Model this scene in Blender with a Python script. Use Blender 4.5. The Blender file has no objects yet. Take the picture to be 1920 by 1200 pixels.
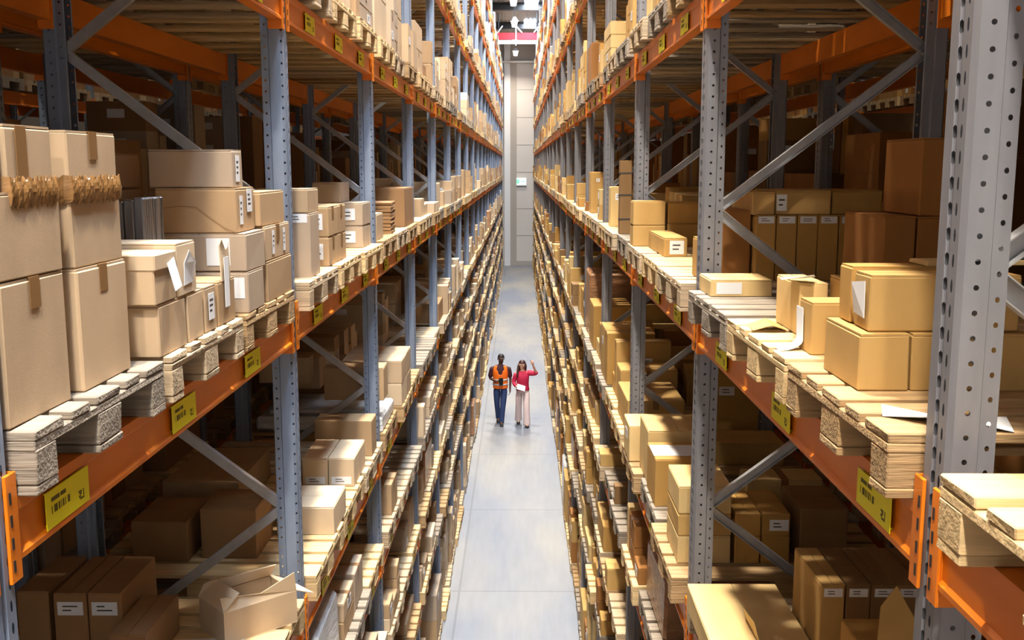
import bpy, bmesh, math, random
from mathutils import Vector, Matrix, Euler
R = random.Random(11)
S = bpy.context.scene
COL = S.collection
PI = math.pi

# ------------------------------------------------------------------ camera
H = 6.27; F = 1900.0
pitch = math.atan(288.0 / F); yaw = 0.0079
fw = Vector((-math.sin(yaw) * math.cos(pitch), math.cos(yaw) * math.cos(pitch), -math.sin(pitch)))
rt = Vector((math.cos(yaw), math.sin(yaw), 0)); up = rt.cross(fw)
cd = bpy.data.cameras.new('camera'); cam = bpy.data.objects.new('camera', cd); COL.objects.link(cam)
cd.sensor_width = 36; cd.lens = F / 1920 * 36; cd.clip_end = 200; cd.clip_start = .05
cam.matrix_world = Matrix(((rt.x, up.x, -fw.x, 0), (rt.y, up.y, -fw.y, 0), (rt.z, up.z, -fw.z, H), (0, 0, 0, 1)))
S.camera = cam

def project(p):
    v = Vector(p) - Vector((0, 0, H)); z = v.dot(fw)
    if z < .05: return None
    return 960 + F * v.dot(rt) / z, 600 - F * v.dot(up) / z, z
def y_at(px, X, z):
    # distance along the aisle of a point on the plane x = X at height z seen in column px
    k = (px - 960) / F; a = Vector((X, 0, z - H))
    return -(a.dot(rt) - k * a.dot(fw)) / (rt.y - k * fw.y)

# ------------------------------------------------------------------ materials
def lin(c):
    return tuple(((v / 255) / 12.92 if v <= 10 else (((v / 255) + .055) / 1.055) ** 2.4) for v in c) + (1,)
def mat(name, rgb, rough=.6, metal=0, var=0, vscale=(4, 4, 4), bump=0, bscale=60, rnd=0, emit=None, es=0, detail=4, spec=.5):
    m = bpy.data.materials.new(name); m.use_nodes = True
    nt = m.node_tree; b = nt.nodes['Principled BSDF']; L = nt.links
    b.inputs['Base Color'].default_value = lin(rgb); b.inputs['Roughness'].default_value = rough
    b.inputs['Metallic'].default_value = metal; b.inputs['Specular IOR Level'].default_value = spec
    if emit:
        b.inputs['Emission Color'].default_value = lin(emit); b.inputs['Emission Strength'].default_value = es
    src = None
    if var or bump:
        tc = nt.nodes.new('ShaderNodeTexCoord'); mp = nt.nodes.new('ShaderNodeMapping'); mp.inputs['Scale'].default_value = vscale
        L.new(tc.outputs['Object'], mp.inputs['Vector'])
    if var:
        n = nt.nodes.new('ShaderNodeTexNoise'); n.inputs['Scale'].default_value = 1; n.inputs['Detail'].default_value = detail
        L.new(mp.outputs[0], n.inputs['Vector'])
        r = nt.nodes.new('ShaderNodeMapRange'); r.inputs['From Min'].default_value = .3; r.inputs['From Max'].default_value = .7
        r.inputs['To Min'].default_value = 1 - var; r.inputs['To Max'].default_value = 1 + var * .6
        L.new(n.outputs['Fac'], r.inputs['Value']); src = r.outputs[0]
    if rnd:
        oi = nt.nodes.new('ShaderNodeObjectInfo'); r2 = nt.nodes.new('ShaderNodeMapRange')
        r2.inputs['To Min'].default_value = 1 - rnd; r2.inputs['To Max'].default_value = 1 + rnd * .6
        L.new(oi.outputs['Random'], r2.inputs['Value'])
        if src:
            mu = nt.nodes.new('ShaderNodeMath'); mu.operation = 'MULTIPLY'; L.new(src, mu.inputs[0]); L.new(r2.outputs[0], mu.inputs[1]); src = mu.outputs[0]
        else: src = r2.outputs[0]
    if src:
        vm = nt.nodes.new('ShaderNodeVectorMath'); vm.operation = 'SCALE'; vm.inputs[0].default_value = lin(rgb)[:3]
        L.new(src, vm.inputs['Scale']); L.new(vm.outputs[0], b.inputs['Base Color'])
    if bump:
        n2 = nt.nodes.new('ShaderNodeTexNoise'); n2.inputs['Scale'].default_value = bscale; L.new(mp.outputs[0], n2.inputs['Vector'])
        bp = nt.nodes.new('ShaderNodeBump'); bp.inputs['Strength'].default_value = bump; bp.inputs['Distance'].default_value = .01
        L.new(n2.outputs['Fac'], bp.inputs['Height']); L.new(bp.outputs[0], b.inputs['Normal'])
    return m
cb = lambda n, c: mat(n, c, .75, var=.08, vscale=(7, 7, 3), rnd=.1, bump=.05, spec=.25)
CB_COOL = [cb('cardboard_tan', (190, 164, 134)), cb('cardboard_kraft', (178, 148, 114)), cb('cardboard_brown', (154, 118, 82)),
      cb('cardboard_pale', (212, 188, 158)), cb('cardboard_grey', (180, 160, 140))]  # left racks: cool light of that side mixed into the cardboard colours
CB_WARM = [cb('cardboard_warm_tan', (196, 158, 98)), cb('cardboard_honey', (190, 148, 84)), cb('cardboard_russet', (158, 108, 58)),
       cb('cardboard_cream', (214, 184, 130)), cb('cardboard_umber', (140, 108, 72))]  # right racks: the same cardboard with warmer light mixed into the colours
M = dict(
    tape=mat('brown_tape', (132, 98, 62), .35), paper=mat('white_paper', (232, 234, 240), .6), ink=mat('black_ink', (60, 56, 56), .6),
    wgrey=mat('weathered_wood', (150, 138, 124), .85, var=.35, vscale=(4, 60, 60), bump=.4, bscale=2, rnd=.12),
    wbrown=mat('old_brown_wood', (178, 146, 104), .85, var=.35, vscale=(4, 60, 60), bump=.4, bscale=2, rnd=.12),
    wnew=mat('new_pine_wood', (214, 184, 136), .75, var=.2, vscale=(3, 45, 45), bump=.25, bscale=2, rnd=.08),
    wpale=mat('pale_wood', (190, 168, 138), .8, var=.25, vscale=(4, 50, 50), bump=.3, bscale=2, rnd=.1),
    blue=mat('cool_light_steel', (134, 148, 172), .45, .2, var=.08, vscale=(30, 30, 6)),  # left rack steel, its cooler light put into the colour
    grey=mat('grey_steel', (136, 138, 148), .45, .3, var=.08, vscale=(30, 30, 6)),
    zinc=mat('zinc_steel', (176, 178, 184), .4, .35, var=.12, vscale=(20, 20, 20)),
    orange=mat('orange_paint', (240, 130, 26), .35, var=.06, vscale=(10, 3, 10)),
    yellow=mat('yellow_label', (252, 242, 16), .5), lblink=mat('label_ink', (92, 84, 20), .6),
    red=mat('red_paint', (205, 50, 62), .4), white=mat('white_paint', (232, 232, 236), .5),
    film=mat('clear_film', (206, 208, 212), .22, var=.3, vscale=(5, 5, 30), bump=.8, bscale=3),
    filmd=mat('film_over_brown', (170, 126, 92), .25, var=.25, vscale=(5, 5, 20), bump=.8, bscale=3),
    silver=mat('silver_wrap', (120, 122, 130), .25, .6, var=.7, vscale=(2, 40, 2), bump=.8, bscale=1),
    blackp=mat('black_plastic', (26, 26, 30), .4), redlid=mat('red_lid', (214, 84, 92), .5),
    lens=mat('lamp_glass', (255, 255, 255), .3, emit=(255, 250, 238), es=14),
    sky=mat('skylight_glass', (240, 246, 255), .3, emit=(205, 226, 255), es=7),
    exitm=mat('exit_glow', (225, 255, 236), .4, emit=(215, 255, 228), es=2.2),
    green=mat('exit_green', (120, 215, 160), .5, emit=(120, 230, 165), es=1.2),
    roof=mat('roof_sheet', (150, 146, 144), .6, var=.2, vscale=(8, .6, 1)), steel=mat('dark_steel', (46, 44, 44), .5),
    wall=mat('wall_panel', (218, 212, 208), .7, var=.03, vscale=(.6, .6, .6)), wall2=mat('wall_grey_and_shade', (176, 168, 162), .7),
    darkwall=mat('side_wall_panel', (120, 112, 106), .8),
)
# concrete floor
def floor_mat():
    m = bpy.data.materials.new('concrete_floor'); m.use_nodes = True; nt = m.node_tree; L = nt.links; b = nt.nodes['Principled BSDF']
    tc = nt.nodes.new('ShaderNodeTexCoord')
    def noise(sc, det, mpv=(1, 1, 1)):
        mp = nt.nodes.new('ShaderNodeMapping'); mp.inputs['Scale'].default_value = mpv; L.new(tc.outputs['Object'], mp.inputs['Vector'])
        n = nt.nodes.new('ShaderNodeTexNoise'); n.inputs['Scale'].default_value = sc; n.inputs['Detail'].default_value = det; L.new(mp.outputs[0], n.inputs['Vector']); return n
    n1 = noise(.35, 4, (1.6, .5, 1)); n2 = noise(5, 6, (2.2, .25, 1))
    r1 = nt.nodes.new('ShaderNodeValToRGB'); r1.color_ramp.elements[0].position = .38; r1.color_ramp.elements[1].position = .66
    r1.color_ramp.elements[0].color = lin((116, 122, 136)); r1.color_ramp.elements[1].color = lin((150, 146, 140))
    L.new(n1.outputs['Fac'], r1.inputs[0])
    r2 = nt.nodes.new('ShaderNodeMapRange'); r2.inputs['To Min'].default_value = .84; r2.inputs['To Max'].default_value = 1.12; L.new(n2.outputs['Fac'], r2.inputs['Value'])
    br = nt.nodes.new('ShaderNodeTexBrick'); mp = nt.nodes.new('ShaderNodeMapping'); L.new(tc.outputs['Object'], mp.inputs['Vector'])
    br.offset = 0; br.inputs['Scale'].default_value = .33; br.inputs['Mortar Size'].default_value = .006; br.inputs['Brick Width'].default_value = 1; br.inputs['Row Height'].default_value = 1.2
    br.inputs['Color1'].default_value = (1, 1, 1, 1); br.inputs['Color2'].default_value = (.94, .95, .97, 1); br.inputs['Mortar'].default_value = (.72, .72, .72, 1)
    mp.inputs['Location'].default_value = (.9, .2, 0); L.new(mp.outputs[0], br.inputs['Vector'])
    v = nt.nodes.new('ShaderNodeVectorMath'); v.operation = 'SCALE'; L.new(r1.outputs[0], v.inputs[0]); L.new(r2.outputs[0], v.inputs['Scale'])
    v2 = nt.nodes.new('ShaderNodeVectorMath'); v2.operation = 'MULTIPLY'; L.new(v.outputs[0], v2.inputs[0]); L.new(br.outputs[0], v2.inputs[1])
    L.new(v2.outputs[0], b.inputs['Base Color']); b.inputs['Roughness'].default_value = .5
    return m
M['floor'] = floor_mat()

# ------------------------------------------------------------------ mesh builder
class MB:
    def __init__(s): s.v = []; s.f = []; s.mi = []; s.ms = []
    def m(s, mt):
        if mt not in s.ms: s.ms.append(mt)
        return s.ms.index(mt)
    def poly(s, pts, mt):
        n = len(s.v); s.v += [tuple(p) for p in pts]; s.f.append(tuple(range(n, n + len(pts)))); s.mi.append(s.m(mt))
    def box(s, a, b, mt, jit=0, rz=0, c=None):
        x0, y0, z0 = a; x1, y1, z1 = b
        P = [(x0, y0, z0), (x1, y0, z0), (x1, y1, z0), (x0, y1, z0), (x0, y0, z1), (x1, y0, z1), (x1, y1, z1), (x0, y1, z1)]
        if jit: P = [tuple(q + R.uniform(-jit, jit) for q in p) for p in P]
        if rz:
            cx, cy = c or ((x0 + x1) / 2, (y0 + y1) / 2); ca, sa = math.cos(rz), math.sin(rz)
            P = [(cx + (p[0] - cx) * ca - (p[1] - cy) * sa, cy + (p[0] - cx) * sa + (p[1] - cy) * ca, p[2]) for p in P]
        n = len(s.v); s.v += P; k = s.m(mt)
        for q in ((0, 3, 2, 1), (4, 5, 6, 7), (0, 1, 5, 4), (1, 2, 6, 5), (2, 3, 7, 6), (3, 0, 4, 7)):
            s.f.append(tuple(n + i for i in q)); s.mi.append(k)
    def cbox(s, a, b, mt, c=.002, jit=0):
        # box with chamfered edges
        lo, hi = a, b; k = s.m(mt); n = len(s.v); idx = {}
        for cx in (0, 1):
            for cy in (0, 1):
                for cz in (0, 1):
                    j = [R.uniform(-jit, jit) for _ in range(3)] if jit else (0, 0, 0)
                    base = [(lo, hi)[t][i] for i, t in enumerate((cx, cy, cz))]
                    inn = [base[i] + (c if (cx, cy, cz)[i] == 0 else -c) for i in range(3)]
                    for ax in range(3):
                        p = list(inn); p[ax] = base[ax]; idx[(cx, cy, cz, ax)] = len(s.v)
                        s.v.append(tuple(p[i] + j[i] for i in range(3)))
        def F(*ks): s.f.append(tuple(idx[q] for q in ks)); s.mi.append(k)
        F((0,0,0,0),(0,0,1,0),(0,1,1,0),(0,1,0,0)); F((1,0,0,0),(1,1,0,0),(1,1,1,0),(1,0,1,0))
        F((0,0,0,1),(1,0,0,1),(1,0,1,1),(0,0,1,1)); F((0,1,0,1),(0,1,1,1),(1,1,1,1),(1,1,0,1))
        F((0,0,0,2),(0,1,0,2),(1,1,0,2),(1,0,0,2)); F((0,0,1,2),(1,0,1,2),(1,1,1,2),(0,1,1,2))
        for y in (0, 1):
            for x in (0, 1):
                q = [(x,y,0,0),(x,y,1,0),(x,y,1,1),(x,y,0,1)]; F(*(q if x == y else q[::-1]))
        for z in (0, 1):
            for x in (0, 1):
                q = [(x,0,z,0),(x,0,z,2),(x,1,z,2),(x,1,z,0)]; F(*(q if x == z else q[::-1]))
        for z in (0, 1):
            for y in (0, 1):
                q = [(0,y,z,1),(1,y,z,1),(1,y,z,2),(0,y,z,2)]; F(*(q if y == z else q[::-1]))
        for x in (0, 1):
            for y in (0, 1):
                for z in (0, 1):
                    q = [(x,y,z,0),(x,y,z,1),(x,y,z,2)]; F(*(q if (x + y + z) % 2 else q[::-1]))
    def prism(s, prof, y0, y1, mt, axis='y'):
        # closed profile (x,z) swept along y
        n = len(s.v); k = len(prof)
        for y in (y0, y1):
            for (x, z) in prof: s.v.append((x, y, z))
        mi = s.m(mt)
        for i in range(k):
            j = (i + 1) % k; s.f.append((n + i, n + j, n + k + j, n + k + i)); s.mi.append(mi)
        s.f.append(tuple(n + i for i in range(k))[::-1]); s.mi.append(mi)
        s.f.append(tuple(n + k + i for i in range(k))); s.mi.append(mi)
    def cyl(s, p, q, r, mt, n=10, r2=None):
        p = Vector(p); q = Vector(q); d = (q - p).normalized(); a = d.orthogonal().normalized(); b = d.cross(a); r2 = r if r2 is None else r2
        k = len(s.v); mi = s.m(mt)
        for (c, rr) in ((p, r), (q, r2)):
            for i in range(n): t = 2 * PI * i / n; s.v.append(tuple(c + a * rr * math.cos(t) + b * rr * math.sin(t)))
        for i in range(n): j = (i + 1) % n; s.f.append((k + i, k + j, k + n + j, k + n + i)); s.mi.append(mi)
        s.f.append(tuple(k + i for i in range(n))[::-1]); s.mi.append(mi); s.f.append(tuple(k + n + i for i in range(n))); s.mi.append(mi)
    def mesh(s, name):
        me = bpy.data.meshes.new(name); me.from_pydata(s.v, [], s.f)
        for mt in s.ms: me.materials.append(mt)
        me.polygons.foreach_set('material_index', s.mi); me.update(); return me
def obj(name, me, loc=(0, 0, 0), parent=None, rz=0):
    if isinstance(me, MB): me = me.mesh(name)
    o = bpy.data.objects.new(name, me); COL.objects.link(o); o.location = loc; o.rotation_euler = (0, 0, rz)
    if parent: o.parent = parent
    return o
def empty(name, loc, rz=0):
    o = bpy.data.objects.new(name, None); COL.objects.link(o); o.location = loc; o.rotation_euler = (0, 0, rz); o.empty_display_size = .1; return o
USED = {}
def tag(o, label, cat, group=None, kind=None):
    w = label.split()
    if len(w) > 16: print('LONG LABEL', len(w), label)
    if label in USED and kind is None and not group: print('DUP LABEL', label)
    USED[label] = 1
    o['label'] = label; o['category'] = cat
    if group: o['group'] = group
    if kind: o['kind'] = kind
    return o
def struct(name, mb, loc=(0, 0, 0), label=None):
    o = obj(name, mb, loc); o['kind'] = 'structure'
    o['label'] = label or name.replace('_', ' ') + ' of the warehouse hall'; o['category'] = name.split('_')[0]
    return o

# ------------------------------------------------------------------ layout numbers (metres)
Y0 = 1.96; BAY = 2.8; NB = 22            # frame k stands at Y0 + BAY*k
DEP = 1.1
XL, XR = -1.09, .85
# beam bottoms, drop below the camera, from the floor upwards
LV = [None, 4.90, 4.03, 3.16, 2.355, .845, -.66, -2.20, -3.74, -5.28]
LVN = ['ground level', 'first shelf', 'second shelf', 'third shelf', 'fourth shelf', 'fifth shelf', 'sixth shelf', 'seventh shelf', 'eighth shelf', 'ninth shelf']
BH = .14; PH = .144
def beam_z(l): return H - LV[l]
def load_z(l): return PH if l == 0 else beam_z(l) + BH + PH
def clear(l):
    if l == 9: return 1.1
    return beam_z(l + 1) - load_z(l) - .06
ORD = ['first', 'second', 'third', 'fourth', 'fifth', 'sixth', 'seventh', 'eighth', 'ninth', 'tenth', 'eleventh', 'twelfth', 'thirteenth', 'fourteenth', 'fifteenth', 'sixteenth', 'seventeenth', 'eighteenth', 'nineteenth', 'twentieth', 'twenty-first', 'twenty-second', 'twenty-third']
def bayname(k): return 'nearest bay' if k < 0 else ORD[k] + ' bay'
# rows: (name, aisle-face x, outward direction into the rack)
ROWS = {('L', 1): (XL, -1), ('L', 2): (XL - 2 * DEP - .25, 1), ('R', 1): (XR, 1), ('R', 2): (XR + 2 * DEP + .25, -1),
        ('L', 3): (XL - 2 * DEP - .25 - 1.94, -1), ('R', 3): (XR + 2 * DEP + .25 + 1.94, 1)}
def rowname(s, r): return {('L', 1): 'left rack', ('R', 1): 'right rack', ('L', 2): 'rack behind the left one', ('R', 2): 'rack behind the right one',
                           ('L', 3): 'left rack across the far aisle', ('R', 3): 'right rack across the far aisle'}[(s, r)]

# ------------------------------------------------------------------ upright frames
SEC = [(-.1, -.034), (-.1, -.049), (-.066, -.049), (-.060, -.060), (-.010, -.060), (0, -.048), (0, -.010), (-.006, -.006),
       (-.006, .006), (0, .010), (0, .048), (-.010, .060), (-.060, .060), (-.066, .049), (-.1, .049), (-.1, .034)]
def upright_mesh(mt, top, name):
    mb = MB(); z0 = .012
    for i in range(len(SEC) - 1):
        (xa, ya), (xb, yb) = SEC[i], SEC[i + 1]
        hole = {1: (.005, .006, .025, 6), 4: (.0058, .0058, 0, 8), 5: None, 6: None, 9: (.0055, .014, .0, 6), 11: (.0058, .0058, 0, 8), 13: (.005, .006, .025, 6)}.get(i, None)
        if i == 5: hole = None
        if i in (5, 10): hole = None
        if i == 6: hole = (.005, .014, 0, 6)
        if i == 9: hole = (.005, .014, 0, 6)
        w = math.hypot(xb - xa, yb - ya)
        P = lambda u, z: (xa + (xb - xa) * u, ya + (yb - ya) * u, z)
        if not hole:
            mb.poly([P(0, z0), P(1, z0), P(1, top), P(0, top)], mt); continue
        hw, hh, ph, _ = hole; z = z0
        if ph: mb.poly([P(0, z), P(1, z), P(1, z + ph), P(0, z + ph)], mt); z += ph
        k = 0; uu = hw / w
        while z + .05 <= top + 1e-6:
            c = z + .025; n = len(mb.v)
            outer = [(0, z), (.5, z), (1, z), (1, c), (1, z + .05), (.5, z + .05), (0, z + .05), (0, c)]
            inner = [(.5 - uu * .7, c - hh * .7), (.5, c - hh), (.5 + uu * .7, c - hh * .7), (.5 + uu, c), (.5 + uu * .7, c + hh * .7), (.5, c + hh), (.5 - uu * .7, c + hh * .7), (.5 - uu, c)]
            mb.v += [P(*q) for q in outer] + [P(*q) for q in inner]; mi = mb.m(mt)
            for a in range(8):
                b = (a + 1) % 8; mb.f.append((n + a, n + b, n + 8 + b, n + 8 + a)); mb.mi.append(mi)
            z += .05
        if z < top: mb.poly([P(0, z), P(1, z), P(1, top), P(0, top)], mt)
    return mb.mesh(name)
def brace_mesh(mt, up_, name):
    # C channel running from front upright to rear upright, local z 0 is the front end
    mb = MB(); a = Vector((-.075, 0, 0)); b = Vector((-1.025, 0, .73 if up_ else -.73)); d = (b - a).normalized(); n = Vector((-d.z, 0, d.x))
    for (o0, o1, y0, y1) in ((-.022, .022, -.0225, -.0195), (-.022, -.019, -.0195, .0105), (.019, .022, -.0195, .0105)):
        pts = []
        for y in (y0, y1):
            for (p, o) in ((a, o0), (b, o0), (b, o1), (a, o1)): q = p + n * o; pts.append((q.x, y, q.z))
        k = len(mb.v); mb.v += pts; mi = mb.m(mt)
        for q in ((0, 1, 2, 3), (7, 6, 5, 4), (0, 4, 5, 1), (1, 5, 6, 2), (2, 6, 7, 3), (3, 7, 4, 0)): mb.f.append(tuple(k + i for i in q)); mb.mi.append(mi)
    for p in (a + d * .02, b - d * .02): mb.cyl((p.x, -.030, p.z), (p.x, .018, p.z), .009, mt, 6)
    return mb.mesh(name)
TOP = 12.6
def foot(mt):
    mb = MB(); mb.box((-.115, -.08, 0), (.015, .08, .012), mt)
    for y in (-.068, .068): mb.cyl((-.05, y, .012), (-.05, y, .03), .008, M['zinc'], 6)
    return mb.mesh('foot_plate')
FOOT = {'L': foot(M['blue']), 'R': foot(M['grey'])}
UPM = {'L': upright_mesh(M['blue'], TOP, 'upright'), 'R': upright_mesh(M['grey'], TOP, 'upright')}
BRM = {(u): brace_mesh(M['zinc'], u, 'diagonal_brace') for u in (True, False)}
ZN = H - .205
nodes = [ZN + .73 * n for n in range(-8, 9)]   # even n: front node
def braces():
    out = []
    for n in range(-8, 8):
        z = ZN + .73 * n
        if n % 2 == 0: out.append((z, True))
        else: out.append((z + .73, False))
    return out
def frame(s, r, k, detail):
    x, d = ROWS[(s, r)]; y = Y0 + BAY * k + .06; rz = 0 if d < 0 else PI
    e = empty('rack_frame', (x, y, 0), rz)
    col = 'cool-tinted grey' if s == 'L' else 'grey'
    nm = f'{ORD[max(k, 0)]} from the camera'
    if k == 0 and s == 'R' and r == 1: txt = 'closest grey perforated steel rack frame, filling the right edge of the picture'
    elif k < 0: txt = f'{col} steel frame next to the camera, {rowname(s, r)}'
    else: txt = f'{col} perforated steel frame, {nm}, {rowname(s, r)}'
    tag(e, txt, 'rack frame', f'steel frames of the {rowname(s, r)}')
    for (ux, ur) in ((0, 0), (-DEP, PI)):
        u = obj('upright', UPM[s], (ux, 0, 0), e, ur); obj('foot_plate', FOOT[s], (0, 0, 0), u)
    if detail:
        for (z, u) in braces():
            obj('diagonal_brace', BRM[u], (0, 0, z), e)
    else:
        mb = MB()
        for (z, u) in braces():
            a = (-.075, 0, z); b = (-1.025, 0, z + (.73 if u else -.73)); mb.cyl(a, b, .02, M['zinc'], 4)
        obj('bracing', mb, (0, 0, 0), e)
    return e
for s in 'LR':
    for k in range(-1, NB + 1): frame(s, 1, k, k < 9)
    for k in range(0, 13): frame(s, 2, k, k < 4)
    for k in range(1, 11): frame(s, 3, k, False)

# ------------------------------------------------------------------ beams
PROF = [(-.05, 0), (.006, 0), (.006, .012), (-.003, .02), (-.003, .104), (.006, .112), (.006, .14), (-.05, .14)]
LEN = BAY - .12
def beam_mb(mb, x=0, y=0, z=0, d=-1, conn=True, box=True):
    pr = [(x + (-d) * px if True else 0, z + pz) for px, pz in PROF]
    if d > 0: pr = pr[::-1]
    mb.prism(pr, y + .01, y + LEN - .01, M['orange'])
    if conn:
        for (ya, yb, yc) in ((y - .036, y + .010, y), (y + LEN - .010, y + LEN + .036, y + LEN)):
            mb.box((min(x + (-d) * .001, x + (-d) * .008), ya, z - .04), (max(x + (-d) * .001, x + (-d) * .008), yb, z + .20), M['orange'])
            yy = yc - .0 if yc == y else yc - .008
            mb.box((min(x, x + d * .06), yy, z - .04), (max(x, x + d * .06), yy + .008, z + .20), M['orange'])
    return mb
BM = beam_mb(MB(), conn=False).mesh('beam_bar')
def conn_mesh(flip):
    mb = MB(); sy = -1 if flip else 1
    # local y 0 at the upright's side face; +y runs along the beam
    mb.cbox((.001, min(-.036 * sy, .012 * sy), -.04), (.009, max(-.036 * sy, .012 * sy), .20), M['orange'], .002)
    mb.box((-.06, min(0, .008 * sy), -.04), (.001, max(0, .008 * sy), .20), M['orange'])
    for i in range(4):
        z = -.015 + i * .05; mb.box((.009, min(-.026 * sy, -.018 * sy), z), (.0105, max(-.026 * sy, -.018 * sy), z + .026), M['steel'])
    return mb.mesh('end_connector')
CM = [conn_mesh(False), conn_mesh(True)]
def lab_mesh():
    pl = MB(); pl.box((.0065, -.115, -.045), (.0085, .115, .044), M['yellow'])
    for z in (-.040, .036): pl.box((-.003, -.1, z), (.0065, .1, z + .003), M['yellow'])
    mb = MB()
    def bars(y0, y1, z0, z1, n, seed):
        rr = random.Random(seed); w = (y1 - y0) / n
        for i in range(n):
            if rr.random() < .72: mb.box((.0085, y0 + i * w, z0), (.0089, y0 + i * w + w * .75, z1), M['lblink'])
    bars(-.088, .008, -.012, .006, 22, 1)
    for i, (a, b) in enumerate(((-.088, -.045), (-.04, -.012))): mb.box((.0085, a, .016), (.0089, b, .026), M['lblink'])
    for i in range(5):
        for j in range(4):
            if random.Random(i * 7 + j).random() < .7: mb.box((.0085, .055 + i * .006, -.028 + j * .006), (.0089, .060 + i * .006, -.023 + j * .006), M['lblink'])
    return pl.mesh('location_label'), mb.mesh('barcode')
LM = lab_mesh()
cands = []
for (s, r), (x, d) in ROWS.items():
    kr = range(-1, NB) if r == 1 else (range(0, 12) if r == 2 else range(1, 10))
    for k in kr:
        for l in range(1, 10):
            if r == 3 and l not in (4, 5, 6): continue
            for fr in (0, 1):
                bx = x + d * DEP * fr; y = Y0 + BAY * k + .12; z = beam_z(l)
                pa = project((bx, max(y, .6), z + .07)); pb = project((bx, y + LEN, z + .07)); sc = 0
                if pa and pb:
                    L_, R_ = sorted((pa[0], pb[0])); vis = max(0, min(1920, R_) - max(0, L_)); T, B_ = sorted((pa[1], pb[1]))
                    inn = vis > 0 and B_ > 0 and T < 1200
                    if inn: sc = 1 / pb[2] * (1 if (r == 1 and fr == 0) else (.22 if r == 1 and fr == 1 and l == 6 and k < 5 else .05))
                cands.append((sc, s, r, k, l, fr, bx, y, z, d))
cands.sort(key=lambda c: -c[0])
rest = MB()
for i, (sc, s, r, k, l, fr, bx, y, z, d) in enumerate(cands):
    dd = d if fr == 0 else -d
    if i < 300 and sc > 0:
        rz = 0 if dd < 0 else PI
        yo = y if dd < 0 else y + LEN
        side = 'front' if fr == 0 else 'rear'
        lb = f'orange {side} beam under the {LVN[l]}, {bayname(k)}, {rowname(s, r)}'
        if k < 7 and r == 1:
            e = empty('shelf_beam', (bx, yo, z), rz); tag(e, lb, 'shelf beam', 'orange shelf beams')
            obj('beam_bar', BM, (0, 0, 0), e); obj('end_connector', CM[0], (0, 0, 0), e)
            obj('end_connector', CM[1], (0, LEN, 0), e)
            if fr == 0:
                for q in ({('L', 5, 0): (.25, 1.10, 1.95), ('R', 5, 0): (.25, 1.12, 2.1)}.get((s, l, k), (.5, 1.34, 2.2))):
                    qq = q if dd < 0 else LEN - q
                    ll = obj('location_label', LM[0], (0, qq, .062), e); obj('barcode', LM[1], (0, 0, 0), ll)
        else:
            o = obj('shelf_beam', beam_mb(MB(), 0, 0, 0, -1), (bx, yo, z), None, rz); tag(o, lb, 'shelf beam', 'orange shelf beams')
    else: beam_mb(rest, bx, y, z, dd)
o = obj('shelf_beams', rest); tag(o, 'the many smaller orange beams far down the racks and deep inside them', 'shelf beams', None, 'stuff')

# ------------------------------------------------------------------ pallets
def board(mb, a, b, mt, hi): (mb.cbox(a, b, mt, .003, .0015) if hi else mb.box(a, b, mt))
DECK = [(-.4, -.255), (-.2135, -.1135), (-.0725, .0725), (.1135, .2135), (.255, .4)]
def pallet_pieces():
    out = []
    for (a, b) in ((-.4, -.3), (-.0725, .0725), (.3, .4)): out.append(('base_board', (-.6, a, 0), (.6, b, .022)))
    for xc in (-.5275, 0, .5275):
        for (a, b) in ((-.4, -.3), (-.0725, .0725), (.3, .4)): out.append(('block', (xc - .0725, a, .022), (xc + .0725, b, .1)))
    for xc in (-.5275, 0, .5275): out.append(('cross_board', (xc - .0725, -.4, .1), (xc + .0725, .4, .122)))
    for (a, b) in DECK: out.append(('deck_board', (-.6, a, .122), (.6, b, .144)))
    return out
WN = ['wgrey', 'wbrown', 'wnew', 'wpale']
WW = {'wgrey': 'weathered grey', 'wbrown': 'old brown', 'wnew': 'new pine', 'wpale': 'pale'}
PM = {}
for w in WN:
    mb = MB()
    for (n, a, b) in pallet_pieces(): board(mb, a, b, M[w], True)
    PM[w] = mb.mesh('wooden_pallet')
PP = {}
for w in WN:
    for i, (n, a, b) in enumerate(pallet_pieces()):
        mb = MB(); c = [(a[j] + b[j]) / 2 for j in range(3)]
        board(mb, [a[j] - c[j] for j in range(3)], [b[j] - c[j] for j in range(3)], M[w], True); PP[(w, i)] = (n, mb.mesh(n), c)
SLOT = ['near', 'middle', 'far']
PALL = []     # dicts
LOAD = []     # (s, r, k, l, j, box dict)
over = {  # measured pallets: y start, wood, front overhang
    ('L', 5, 0, 0): (2.10, 'wgrey', .05), ('L', 5, 0, 1): (2.96, 'wpale', .05), ('L', 5, 0, 2): (3.82, 'wbrown', .05),
    ('L', 5, 1, 0): (4.92, 'wpale', .06), ('R', 5, 0, 0): (2.10, 'wbrown', .07), ('R', 5, 0, 1): (2.96, 'wnew', .07), ('R', 5, 0, 2): (3.84, 'wgrey', .07),
    ('R', 5, 1, 0): (4.92, 'wpale', .07), ('R', 5, 1, 1): (5.78, 'wnew', .06), ('R', 5, -1, 2): (1.02, 'wnew', .07),
    ('L', 4, 0, 2): (3.84, 'wnew', .05), ('L', 4, 1, 0): (4.93, 'wnew', .05)}
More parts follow.
